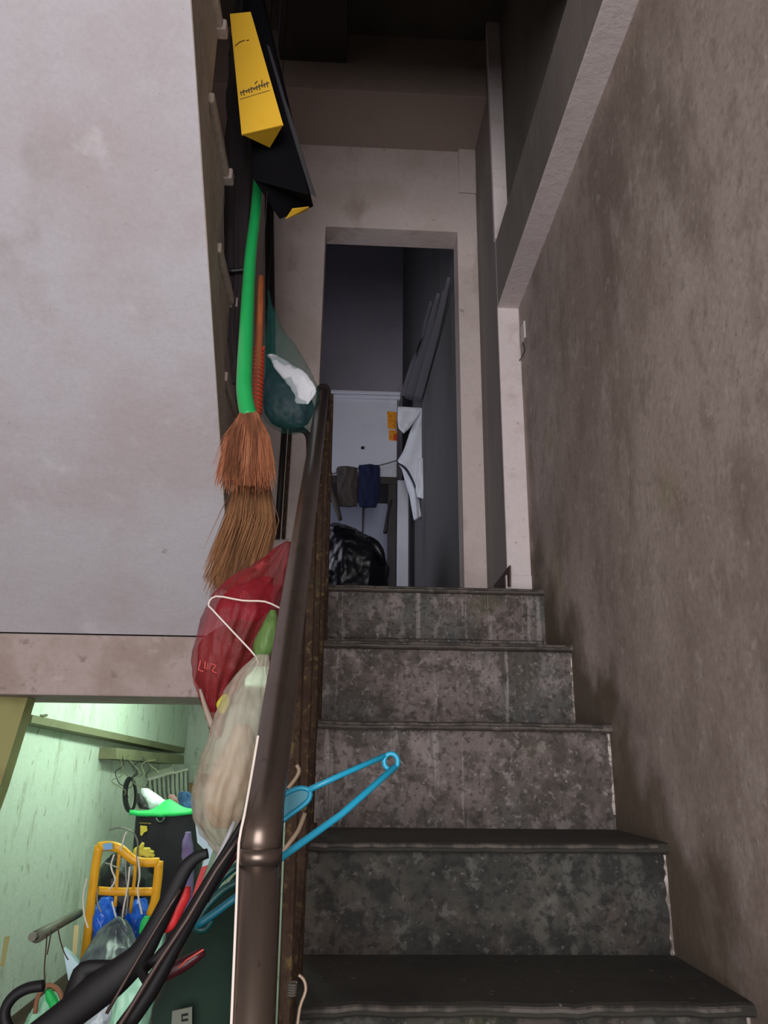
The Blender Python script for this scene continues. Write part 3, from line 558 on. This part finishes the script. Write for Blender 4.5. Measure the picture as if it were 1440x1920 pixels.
# wire rack
wr = thing('wire_rack', 'grey wire dish rack lying tilted behind the black bag', 'rack', P(310, 1515, 3.75))
a0, a1, b0, b1 = P(277, 1463, 3.75), P(352, 1443, 3.85), P(284, 1512, 3.7), P(356, 1512, 3.78)
build('top_bar', MB().tube([a0, a1], .006, 6), MAT['grey_metal'], wr); build('bottom_bar', MB().tube([b0, b1], .005, 6), MAT['grey_metal'], wr)
build('flat_top', MB().hexa([P(277, 1463, 3.75), P(326, 1449, 3.8), P(324, 1440, 3.95), P(275, 1454, 3.9), P(277, 1460, 3.75), P(326, 1446, 3.8), P(324, 1437, 3.95), P(275, 1451, 3.9)]), MAT['grey_metal'], wr)
for i in range(19):
    t = i / 18; mb = MB().tube([a0.lerp(a1, t), a0.lerp(a1, t) * .5 + b0.lerp(b1, t) * .5 + Vector((0, -.02, 0)), b0.lerp(b1, t)], .0028, 5)
    build('wire', mb, MAT['grey_metal'] if i % 2 else MAT['cable_black'], wr)
# electrical niche on the far wall
nb = thing('fuse_box', 'pale green fuse box with dark opening on the far storeroom wall', 'box', P(378, 1490, 4.95))
build('outer_frame', MB().prism([P(356, 1432, 4.96), P(402, 1436, 4.96), P(402, 1492, 4.96), P(354, 1490, 4.96)], (0, .035, 0)), MAT['room_green'], nb, bevel=.004)
build('inner_frame', MB().prism([P(362, 1441, 4.93), P(400, 1444, 4.93), P(400, 1488, 4.93), P(361, 1486, 4.93)], (0, .03, 0)), MAT['room_green'], nb, bevel=.004)
build('opening', MB().prism([P(375, 1450, 4.92), P(396, 1452, 4.92), P(396, 1476, 4.92), P(376, 1475, 4.92)], (0, .012, 0)), MAT['hole'], nb)
# black bag, its contents and neighbours
kb2 = thing('black_tote_bag', 'large black fabric tote with yellow emblem on the storage table', 'bag', P(305, 1790, 3.2))
zt = P(300, 1525, 3.15).z
rings = []
for z, s in ((TT, .94), (TT + .12, 1.0), (-.45, 1.0), (zt - .02, 1.02), (zt, 1.0)):
    cx, cy = (P(240, 1600, 3.12).x + P(365, 1600, 3.12).x) / 2, 3.25; hx, hy = (P(365, 1600, 3.12).x - P(240, 1600, 3.12).x) / 2 * s, .13 * s; R = []
    for i in range(28):
        a = 2 * math.pi * i / 28; ca, sa = math.cos(a), math.sin(a)
        R.append(Vector((cx + hx * math.copysign(abs(ca) ** .5, ca), cy + hy * math.copysign(abs(sa) ** .5, sa), z + .012 * noise.noise(Vector((a * 2, z * 9, 0))))))
    rings.append(R)
build('body', MB().loft(rings), MAT['black_fabric'], kb2, shade=False)
build('emblem', MB().prism([P(263, 1548, 3.075), P(275, 1549, 3.075), P(276, 1558, 3.075), P(270, 1561, 3.075), P(266, 1567, 3.075), P(263, 1566, 3.075)], (0, .004, 0)), MAT['emblem'], kb2)
build('emblem_line', MB().prism([P(261, 1542, 3.075), P(282, 1543, 3.075), P(282, 1545, 3.075), P(261, 1544, 3.075)], (0, .004, 0)), material('olive_ink', (120, 104, 40), .7), kb2)
build('handle', MB().tube([P(292, 1535, 3.07), P(296, 1541, 3.06), P(304, 1541, 3.06), P(308, 1533, 3.07)], .005, 8, sub=3), MAT['cable_black'], kb2, shade=True)
gs = MB(); rows = []
for i in range(15):
    R = []; t = i / 14
    for j in range(6):
        s = j / 5; p = P(243 + 118 * t, 1522 - 2 * t + 4 * math.sin(t * 3) - (22 * math.exp(-((t - .62) / .2) ** 2) + 4) * s, 3.1 + .16 * s)
        R.append(p + Vector((0, 0, .004 * noise.noise(Vector((t * 9, s * 4, 0))))))
    rows.append(R)
vs = [p for r in rows for p in r]; vs += [p + Vector((0, 0, -.012)) for p in vs]; n6 = 15 * 6; fs = []
for i in range(14):
    for j in range(5):
        a, b, c, d = i * 6 + j, i * 6 + j + 1, (i + 1) * 6 + j + 1, (i + 1) * 6 + j
        fs += [(a, b, c, d), (a + n6, d + n6, c + n6, b + n6)]
for i in range(14): fs += [(i * 6, (i + 1) * 6, (i + 1) * 6 + n6, i * 6 + n6), (i * 6 + 5, i * 6 + 5 + n6, (i + 1) * 6 + 5 + n6, (i + 1) * 6 + 5)]
for j in range(5): fs += [(j, j + n6, j + 1 + n6, j + 1), (84 + j, 85 + j, 85 + j + n6, 84 + j + n6)]
gs.add(vs, fs); build('green_sheet', gs, MAT['green_sheet'], shade=True, label='bright green sheet spread over the top of the black tote', cat='sheet')
build('white_cloth', bag([(272, 1478, 3.32, 6, .01), (282, 1490, 3.32, 13, .02), (296, 1503, 3.3, 18, .03), (302, 1516, 3.3, 20, .03)], amp=.008, seed=30), MAT['white_cloth'], shade=True, label='crumpled white cloth poking up behind the green sheet', cat='cloth')
build('strap_end', bag([(262, 1488, 3.4, 5, .01), (265, 1503, 3.4, 8, .02), (272, 1516, 3.4, 10, .02)], amp=.004, seed=31), MAT['cable_black'], shade=True, label='black strap end beside the crumpled white cloth', cat='strap')
build('blue_cloth', bag([(345, 1484, 3.5, 8, .02), (349, 1500, 3.5, 14, .03), (352, 1520, 3.5, 14, .05), (352, 1600, 3.5, 14, .06), (352, 1738, 3.5, 14, .06)], amp=.008, seed=32), material('blue_cloth', (40, 72, 110), .9), shade=True, label='dark blue cloth behind the right end of the green sheet', cat='cloth')
build('pink_cloth', bag([(322, 1490, 3.42, 5, .01), (325, 1500, 3.42, 9, .02), (326, 1512, 3.42, 9, .02)], amp=.006, seed=33), material('pink_brown_cloth', (140, 100, 100), .9), shade=True, label='dull pink cloth bit above the green sheet', cat='cloth')
build('cardboard_piece', MB().prism([P(352, 1468, 4.9), P(372, 1474, 4.9), P(378, 1490, 4.9), P(366, 1500, 4.9), P(356, 1482, 4.9)], (0, .1, 0)), material('tan_cardboard', (166, 128, 88), .9), label='tan cardboard piece under the fuse box', cat='cardboard')
pb = thing('pale_blue_board', 'pale blue plastic strip with red end behind the hanger tip', 'strip', P(296, 1868, 2.5))
build('strip', MB().prism([P(366, 1542, 2.5), P(378, 1556, 2.5), P(400, 1592, 2.5), P(390, 1622, 2.5), P(378, 1628, 2.5), P(388, 1598, 2.5), P(370, 1580, 2.5)], (0, .012, 0)), MAT['pale_blue'], pb)
build('red_end', MB().prism([P(378, 1626, 2.498), P(389, 1622, 2.498), P(380, 1648, 2.498), Vector((P(300, 1868, 2.498).x, 2.498, TT)), Vector((P(292, 1866, 2.498).x, 2.498, TT)), P(368, 1655, 2.498)], (0, .012, 0)), MAT['red_plastic'], pb)
build('purple_cloth', bag([(354, 1560, 2.9, 5, .02), (352, 1585, 2.9, 9, .03), (352, 1612, 2.9, 10, .03), (352, 1700, 2.9, 11, .03), (352, 1862, 2.9, 11, .03)], amp=.008, seed=34), material('purple_cloth', (120, 104, 150), .9), shade=True, label='small purple cloth at the right edge of the black tote', cat='cloth')

# yellow plastic frame
yf = thing('yellow_plastic_frame', 'yellow-orange plastic frame with two cross slats leaning on the pile', 'frame', P(200, 1810, 2.75))
YF = 2.78
def bar(name, pts, w, mat=MAT['yellow_plastic'], Y=YF, fl=.7):
    pp = [P(u, v, Y + (1560 - v) * -.0002) for u, v in pts]
    return build(name, MB().tube(pp, [pxm(w, p) for p in pp], 8, flat=fl, flatdir=(0, 1, 0), sub=3), mat, yf, shade=True)
bar('side_post', [(186, 1586), (180, 1620), (172, 1680), (166, 1740), (158, 1800)], 8.5)
bar('top_rail', [(184, 1588), (205, 1586), (226, 1592), (248, 1611), (268, 1617), (298, 1617)], 8.5)
bar('side_post', [(298, 1615), (296, 1645), (290, 1690), (281, 1716)], 8.5)
bar('cross_rail', [(184, 1670), (215, 1672), (250, 1672), (290, 1672)], 7.5)
bar('slat', [(224, 1598), (220, 1640), (216, 1700)], 3.2, fl=.5); bar('slat', [(254, 1614), (252, 1650), (244, 1712)], 3.2, fl=.5)
build('sticker', MB().prism([P(193, 1582, YF - .032), P(210, 1580, YF - .032), P(211, 1592, YF - .032), P(194, 1594, YF - .032)], (0, .003, 0)), material('blue_white_sticker', (120, 176, 226), .5), yf)
for i, pts in enumerate([[(205, 1557), (225, 1552), (248, 1560), (258, 1580), (257, 1608), (262, 1650)], [(226, 1595), (234, 1566), (238, 1560)], [(214, 1602), (208, 1625), (216, 1650), (205, 1668)],
        [(236, 1612), (236, 1640), (240, 1680), (236, 1716)], [(258, 1606), (262, 1640), (258, 1672), (266, 1714)], [(243, 1625), (240, 1660), (232, 1700), (228, 1730)], [(184, 1665), (182, 1690), (190, 1710)],
        [(163, 1648), (156, 1680), (158, 1716), (165, 1740)], [(210, 1690), (216, 1715), (222, 1735)], [(196, 1618), (208, 1622), (222, 1628)]]):
    build('plastic_string', MB().tube([P(u, v, YF - .045 - .004 * (i % 3)) for u, v in pts], .0028, 5, sub=3), MAT['string'] if i % 3 else MAT['grey_metal'],
          label=['arched pale string over the yellow frame', 'short string tied at the top of the yellow frame', 'kinked string in the left upper gap of the yellow frame', 'long string down the middle of the yellow frame', 'string hanging past the right slat of the yellow frame', 'string crossing below the middle of the yellow frame', 'short string on the left post of the yellow frame', 'string hanging left of the yellow frame', 'short string above the grey bag', 'sideways string across the left gap of the yellow frame'][i], cat='string')
gl2 = thing('yellow_glove', 'yellow rubber glove with spread fingers on top of the yellow frame', 'glove', P(262, 1608, 2.76))
build('palm', MB().sphere(P(262, 1596, 2.76), (.022, .012, .016)), MAT['glove'], gl2, shade=True)
for (u, v) in ((268, 1581), (281, 1592), (288, 1598), (289, 1605), (280, 1606)):
    build('finger', MB().tube([P(262, 1596, 2.76), P((262 + u) / 2, (1596 + v) / 2, 2.755), P(u, v, 2.75)], [.009, .0085, .005], 8), MAT['glove'], gl2, shade=True)
build('blue_bag', bag([(200, 1682, 2.86, 10, .02), (195, 1705, 2.86, 20, .05), (196, 1730, 2.86, 24, .06), (198, 1765, 2.86, 26, .06), (198, 1830, 2.86, 26, .06)], amp=.01, seed=36), MAT['blue_film'], shade=True, label='bright blue plastic bag behind the left of the yellow frame', cat='bag')
build('blue_bag', bag([(262, 1685, 2.9, 8, .02), (260, 1705, 2.9, 18, .05), (258, 1735, 2.9, 22, .06), (256, 1800, 2.9, 24, .06)], amp=.01, seed=37), MAT['blue_film'], shade=True, label='bright blue plastic bag behind the right of the yellow frame', cat='bag')
build('dark_backing_bag', bag([(232, 1600, 3.02, 22, .03), (232, 1640, 3.0, 52, .07), (230, 1700, 3.0, 58, .08), (228, 1790, 3.0, 60, .08)], amp=.01, seed=38), MAT['black_film'], shade=True, label='black plastic bag seen through the yellow frame', cat='bag')
build('green_clip', bag([(276, 1718, 2.62, 5, .006), (272, 1732, 2.62, 9, .01), (268, 1750, 2.62, 7, .008)], amp=.003, seed=39), MAT['green_sheet'], shade=True, label='small bright green plastic scrap right of the grey bag', cat='scrap')
gb = thing('grey_plastic_bag', 'tied grey plastic bag below the yellow frame', 'bag', P(210, 1860, 2.6))
build('film', bag([(222, 1724, 2.66, 10, .012), (216, 1745, 2.65, 30, .04), (210, 1775, 2.62, 46, .07), (206, 1805, 2.6, 54, .09), (204, 1850, 2.6, 58, .1)], amp=.01, seed=40, pleat=.004, npl=13, fs=18), MAT['grey_film'], gb, shade=True)
build('tied_ears', MB().tube([P(198, 1738, 2.6), P(214, 1728, 2.62), P(224, 1724, 2.63), P(236, 1742, 2.6), P(240, 1752, 2.6)], [.004, .007, .009, .007, .003], 8, sub=3), MAT['grey_film'], gb, shade=True)
# wall bar with strings
tr = thing('wall_bar', 'grey towel bar fixed slantwise on the mint wall', 'rail', P(110, 1760, 2.6))
build('bar', MB().tube([P(69, 1756, 2.52), P(108, 1734, 2.7), P(148, 1712, 2.9)], [.018, .014, .014], 10), MAT['grey_metal'], tr, shade=True)
build('bracket', MB().tube([P(72, 1755, 2.54), P(60, 1757, 2.5)], .012, 8), MAT['grey_metal'], tr)
for i, pts in enumerate([[(88, 1752), (86, 1780), (83, 1815), (84, 1838)], [(96, 1745), (92, 1770), (88, 1790)], [(108, 1736), (112, 1760), (120, 1785), (128, 1800)]]):
    build('hanging_cord', MB().tube([P(u, v, 2.55) for u, v in pts], .002, 5, sub=3), MAT['wood_brown'], label=['longest dark cord hanging from the wall bar end', 'short dark cord near the wall bar end', 'cord slanting down from the middle of the wall bar'][i], cat='cord')
build('cream_stick', MB().hexa([P(135, 1795, 2.72), P(143, 1795, 2.72), P(143, 1795, 2.76), P(135, 1795, 2.76), P(139, 1735, 2.72), P(148, 1735, 2.72), P(148, 1735, 2.76), P(139, 1735, 2.76)]), MAT['cream_wood'], label='cream wooden stick standing left of the yellow frame', cat='stick')
build('white_board', MB().prism([P(118, 1778, 2.55), P(133, 1790, 2.55), P(154, 1818, 2.55), P(143, 1852, 2.55), P(128, 1838, 2.55)], (0, .02, 0)), MAT['pale_blue'], label='pale white board leaning below the cream stick', cat='board')
# lower left corner pile
lb = thing('knotted_white_bag', 'white plastic bag with green and red ties in the bottom left corner', 'bag', P(95, 1930, 2.45))
build('film', bag([(98, 1862, 2.5, 10, .02), (97, 1880, 2.5, 28, .05), (92, 1902, 2.5, 36, .07), (88, 1940, 2.5, 42, .09)], amp=.01, seed=44), MAT['mint_plastic'], lb, shade=True)
build('green_tie', bag([(92, 1856, 2.42, 5, .008), (96, 1872, 2.42, 10, .012), (104, 1890, 2.42, 13, .012)], amp=.005, seed=45), MAT['green_sheet'], lb, shade=True)
build('handle_loop', MB().tube([P(66, 1900, 2.42), P(70, 1872, 2.42), P(84, 1850, 2.42), P(98, 1848, 2.42), P(112, 1860, 2.42), P(118, 1880, 2.42)], .006, 6, sub=3), material('brown_tie', (146, 98, 70), .7), lb, shade=True)
build('brown_post', MB().hexa([P(0, 1812, 2.5), P(8, 1812, 2.5), P(8, 1812, 2.55), P(0, 1812, 2.55), P(8, 1757, 2.5), P(19, 1755, 2.5), P(19, 1755, 2.55), P(8, 1757, 2.55)]), MAT['room_beam'], label='short olive wooden piece at the left picture edge', cat='wood')
build('mint_bag', bag([(306, 1740, 1.55, 8, .01), (292, 1770, 1.55, 20, .03), (275, 1810, 1.52, 30, .04), (255, 1860, 1.5, 34, .04), (240, 1930, 1.5, 36, .04)], amp=.006, seed=46), MAT['mint_plastic'], shade=True, label='pale mint plastic bag seen between the black hanger arms', cat='bag')
rbd = thing('red_printed_wrapper', 'crumpled red wrapper with blue edge between the black hangers', 'wrapper', P(320, 1740, .875))
build('film', bag([(350, 1662, .875, 7, .006), (342, 1682, .875, 13, .008), (332, 1706, .875, 13, .008), (320, 1735, .875, 11, .007), (312, 1748, .875, 5, .004)], amp=.005, seed=47), MAT['red_plastic'], rbd, shade=True)
build('blue_corner', MB().prism([P(303, 1728, .868), P(311, 1728, .868), P(308, 1746, .868), P(302, 1742, .868)], (0, .004, 0)), MAT['blue_mark'], rbd)
build('white_grey_bag', bag([(215, 1850, 1.9, 10, .02), (206, 1880, 1.9, 26, .04), (196, 1910, 1.9, 34, .05), (190, 1960, 1.9, 40, .05)], amp=.01, seed=48), material('white_grey_film', (170, 184, 190), .35, layers=[(20, U, .5, .6, (70, 76, 84), .7)]), shade=True, label='white and grey plastic bag under the black hanger', cat='bag')

# ------------------------------------------------------------------ pipes on the landing wall
for i, (u0, u1, v0, v1, r) in enumerate([(508, 512, 380, 700, .011), (500, 503, 300, 700, .009), (535, 519, 780, 1010, .011), (546, 531, 780, 1010, .007)]):
    build('wall_pipe', MB().tube([P(u0, v0, YD - .02), P(u1, v1, YD - .02)], r, 8), MAT['pipe_dark'] if i != 3 else MAT['rust'], shade=True,
          label=['thicker dark pipe on the wall behind the green broom handle', 'thin dark pipe at the far left behind the green broom handle', 'dark pipe on the wall below the teal bag', 'thin rusty pipe on the wall below the teal bag'][i], cat='pipe')
# switch and wire on the right wall
sw = thing('light_switch', 'small white switch plate near the jamb on the right wall', 'switch', PX(985, 640, XW))
s0 = PX(983, 625, XW)
build('plate', MB().box(XW - .007, XW, s0.y - .025, s0.y + .025, s0.z - .03, s0.z + .035), MAT['white_plastic'], sw, bevel=.003)
build('switch_wire', MB().tube([s0 + Vector((-.008, 0, -.035)), PX(984, 655, XW - .006), PX(975, 675, XW - .006), PX(968, 668, XW - .006), PX(972, 645, XW - .006)], .0018, 5, sub=3), MAT['pipe_dark'], sw)
build('brown_board', MB().prism([PX(924, 1100, .497), PX(955, 1060, .497), PX(955, 1100, .497)], (.005, 0, 0)), MAT['wood_brown'], label='dark brown board wedge at the foot of the jamb on the landing', cat='board')

# ------------------------------------------------------------------ upstairs room behind the doorway
struct('wall_bedroom_back', MB().box(-1.0, .6, 4.7, 4.8, LZ - .1, 3.6), MAT['bedroom'])
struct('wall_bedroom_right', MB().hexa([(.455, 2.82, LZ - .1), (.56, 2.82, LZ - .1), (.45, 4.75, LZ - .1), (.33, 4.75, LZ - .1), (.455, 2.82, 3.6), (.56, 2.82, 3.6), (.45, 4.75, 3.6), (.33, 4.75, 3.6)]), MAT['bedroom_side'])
wl = MB(); wl.box(-1.0, -.9, 2.82, 3.2, LZ - .1, 3.6); wl.box(-1.0, -.9, 4.2, 4.75, LZ - .1, 3.6); wl.box(-1.0, -.9, 3.2, 4.2, LZ - .1, .95); wl.box(-1.0, -.9, 3.2, 4.2, 1.95, 3.6)
struct('wall_bedroom_left', wl, MAT['bedroom'])
struct('ceiling_bedroom', MB().box(-1.0, .6, 2.82, 4.8, 3.6, 3.7), MAT['dark_ceiling'])
struct('floor_bedroom', MB().box(-1.0, .6, 2.7, 4.8, LZ - .12, LZ), MAT['floor'])
cb2 = thing('white_cabinet', 'white wooden cabinet with moulded top in the room upstairs', 'cabinet', (.0, 4.3, LZ))
x1 = P(745, 760, 4.2).x; zt = P(680, 748, 4.2).z; zb = P(680, 893, 4.2).z
build('body_panel', MB().box(-.5, x1, 4.2, 4.6, zb, zt), MAT['cabinet'], cb2, bevel=.004)
for i, (dz, ex) in enumerate(((.0, .018), (.022, .028))):
    build('moulding', MB().box(-.5, x1 + ex, 4.2 - ex, 4.6, zt + dz, zt + dz + .02), MAT['cabinet'], cb2, bevel=.004)
build('underside_shelf', MB().box(-.5, x1 + .01, 4.19, 4.6, zb - .045, zb - .002), MAT['cabinet_dark'], cb2, bevel=.003)
px0, px1 = P(745, 1000, 4.15).x, P(766, 1000, 4.15).x
build('side_post', MB().box(px0, px1, 4.15, 4.24, LZ, P(750, 900, 4.15).z), MAT['cabinet'], cb2, bevel=.004)
build('inner_post', MB().box(P(728, 1000, 4.2).x, P(742, 1000, 4.2).x, 4.2, 4.3, LZ, zb - .04), MAT['cabinet_dark'], cb2)
build('niche_back', MB().box(-.5, x1, 4.56, 4.6, LZ, zb - .04), MAT['bedroom_grey'], cb2)
build('niche_seam', MB().box(P(680, 980, 4.55).x - .004, P(680, 980, 4.55).x + .004, 4.553, 4.56, LZ, zb - .05), MAT['cabinet_dark'], cb2)
build('sticker', MB().prism([P(726, 771, 4.198), P(744, 773, 4.198), P(743, 805, 4.198), P(727, 803, 4.198)], (0, .002, 0)), MAT['sticker'], cb2)
build('small_sticker', MB().prism([P(729, 806, 4.198), P(745, 808, 4.198), P(744, 827, 4.198), P(729, 825, 4.198)], (0, .002, 0)), MAT['sticker'], cb2)
build('small_sticker_mark', MB().prism([P(738, 815, 4.196), P(745, 815, 4.196), P(744, 826, 4.196), P(738, 825, 4.196)], (0, .002, 0)), MAT['sticker_red'], cb2)
build('lock_hole', MB().tube([P(680, 840, 4.197), P(680, 840, 4.203)], .011, 12), MAT['hole'], cb2)
build('cloth_line', MB().tube([P(590, 897, 4.08), P(618, 890, 4.08), P(660, 880, 4.08), P(710, 873, 4.08), P(748, 862, 4.1)], .003, 6, sub=3), MAT['cable_black'], label='dark cord strung across the white cabinet', cat='cord')
build('grey_cloth', bag([(651, 876, 4.08, 18, .008), (651, 880, 4.08, 20, .014), (651, 912, 4.08, 20, .016), (650, 940, 4.08, 20, .016), (651, 950, 4.08, 19, .012)], amp=.007, seed=51, pleat=.0015, npl=7), MAT['grey_cloth'], shade=True, label='grey-brown cloth hanging on the cord left of the navy cloth', cat='cloth')
build('navy_cloth', bag([(692, 872, 4.08, 18, .008), (692, 876, 4.08, 20, .014), (692, 905, 4.08, 20, .016), (690, 935, 4.08, 19, .016), (689, 951, 4.08, 17, .012)], amp=.007, seed=52, pleat=.0015, npl=7), material('navy_hung_cloth', (24, 32, 66), .95), shade=True, label='navy blue cloth hanging on the cord beside the grey cloth', cat='cloth')
build('white_rag', MB().tube([P(620, 884, 4.08), P(621, 915, 4.08), P(628, 940, 4.06), P(638, 975, 4.05)], [.008, .012, .018, .012], 8, sub=3), MAT['grey_cloth'], shade=True, label='pale twisted rag hanging at the left of the cabinet niche', cat='rag')
build('small_tool', MB().tube([P(722, 1000, 4.17), P(728, 960, 4.17), P(734, 938, 4.17)], [.012, .008, .006], 8, sub=3), MAT['pipe_dark'], shade=True, label='small dark tool hanging inside the cabinet niche post', cat='tool')
# shirt
sh = thing('white_shirt', 'white long-sleeved shirt hanging from a hook right of the cabinet', 'shirt', P(785, 970, 3.95))
def sheet(poly, Y, th, seed, mat, name, parent):
    """cloth piece with soft folds: columns between a left and a right outline"""
    n = 14; m = 10; vs = []; L, R = poly
    def at(pts, t):
        k = t * (len(pts) - 1); i = min(int(k), len(pts) - 2); f = k - i
        return (pts[i][0] + (pts[i + 1][0] - pts[i][0]) * f, pts[i][1] + (pts[i + 1][1] - pts[i][1]) * f)
    for s in (0, 1):
        for i in range(n + 1):
            a = at(L, i / n); b = at(R, i / n)
            for j in range(m + 1):
                t = j / m; bul = math.sin(math.pi * t) * th * (1 if s == 0 else -1)
                y = Y - bul + .006 * math.sin(t * 9 + seed + i * .25) + .008 * noise.noise(Vector((t * 4, i * .4, seed)))
                vs.append(P(a[0] + (b[0] - a[0]) * t, a[1] + (b[1] - a[1]) * t, y + (.004 if s else 0)))
    q = (n + 1) * (m + 1); fs = []
    for i in range(n):
        for j in range(m):
            a, b, c, d = i * (m + 1) + j, i * (m + 1) + j + 1, (i + 1) * (m + 1) + j + 1, (i + 1) * (m + 1) + j
            fs += [(a, b, c, d), (a + q, d + q, c + q, b + q)]
    for i in range(n):
        for j in (0, m): a, d = i * (m + 1) + j, (i + 1) * (m + 1) + j; fs.append((a, d, d + q, a + q))
    for i in (0, n):
        for j in range(m): a, b = i * (m + 1) + j, i * (m + 1) + j + 1; fs.append((a, b, b + q, a + q))
    return build(name, MB().add(vs, fs), mat, parent, shade=True)
sheet(([(790, 766), (770, 805), (757, 845), (744, 866), (760, 890), (777, 918)], [(796, 766), (803, 790), (805, 830), (806, 870), (805, 900), (804, 918)]), 3.92, .02, 1, MAT['shirt'], 'torso', sh)
sheet(([(746, 762), (745, 785), (747, 803), (756, 812)], [(795, 765), (781, 785), (768, 803), (757, 813)]), 3.90, .012, 2, MAT['shirt'], 'folded_collar', sh)
sheet(([(784, 860), (782, 890), (779, 918), (782, 932)], [(806, 858), (806, 890), (805, 915), (803, 938)]), 3.88, .018, 3, MAT['shirt'], 'near_sleeve', sh)
sheet(([(752, 875), (760, 905), (768, 930), (772, 955), (776, 976)], [(770, 885), (782, 910), (786, 935), (788, 955), (790, 968)]), 3.94, .014, 4, MAT['shirt'], 'far_sleeve', sh)
build('dark_hem', MB().tube([P(745, 868, 3.89), P(760, 878, 3.885), P(772, 898, 3.88), P(780, 918, 3.88)], [.005, .007, .006, .004], 8, sub=3), MAT['navy_dark'], sh, shade=True)
hk = MB(); hk.tube([P(793, 765, 3.95), P(792, 752, 3.95), P(787, 741, 3.95)], .006, 6, sub=2); hk.tube([P(793, 757, 3.95), P(799, 752, 3.96)], .005, 6)
build('wall_hook', hk, MAT['cable_black'], label='dark hook holding the white shirt on the bedroom wall', cat='hook')
# black refuse bag
bb2 = thing('black_refuse_bag', 'shiny black refuse bag heaped just inside the doorway', 'bag', (P(660, 1085, 3.45).x, 3.45, LZ))
zz = [985, 1000, 1025, 1055, 1085, 1120, 1170]
build('film', bag([(632, 985, 3.45, 14, .05), (640, 1000, 3.45, 36, .1), (656, 1025, 3.45, 58, .15), (663, 1055, 3.45, 64, .18), (664, 1085, 3.45, 64, .19), (662, 1140, 3.45, 62, .19), (660, 1218, 3.45, 52, .16)], n=110, sub=14, amp=.013, fs=15, seed=54, fold=.6), MAT['black_film'], bb2, shade=True)
build('tied_neck', MB().tube([P(690, 1012, 3.35), P(702, 1022, 3.32), P(714, 1040, 3.32), P(720, 1060, 3.34)], [.02, .026, .02, .008], 10, sub=3), MAT['black_film'], bb2, shade=True)
# gathered net cloth in the corner
def onwall(u, v):
    lo_, hi_ = 2.9, 4.4
    for _ in range(30):
        m_ = (lo_ + hi_) / 2
        if P(u, v, m_).x > .455 - .0648 * (m_ - 2.82) - .03: hi_ = m_
        else: lo_ = m_
    return P(u, v, min(lo_, 4.12))
nc = thing('gathered_net_cloth', 'grey net cloth gathered in slanted folds in the bedroom corner', 'curtain', P(770, 745, 4.3))
for i, (ua, va, ub, vb, r) in enumerate([(842, 520, 782, 752, .022), (822, 550, 766, 748, .026), (808, 565, 756, 742, .018), (832, 545, 794, 690, .014)]):
    build('fold', MB().tube([onwall(ua, va), onwall(ua * .66 + ub * .34 + 2, va * .66 + vb * .34), onwall(ua * .33 + ub * .67 + 1, va * .33 + vb * .67), onwall(ub, vb)], [r * .3, r * .7, r, r * 1.1], 12, flat=.16, flatdir=(0, 1, 0), sub=4), MAT['curtain'], nc, shade=True)
# dark cords that carry the hung things from the beam under the ceiling
for par, top in ((tb, P(503, 545, 1.9)), (g2, P(490, 522, 1.56)), (g, P(490, 272, 1.74)), (kb, (bt[0] + bt[2]) / 2), (yb, (q[0] + q[1]) / 2 + Vector((0, .003, -.002))), (um, P(462, -28, 1.78))):
    build('hanging_cord', MB().tube([top, Vector((top.x, top.y, 2.664))], .0013, 5), MAT['cable_black'], par)
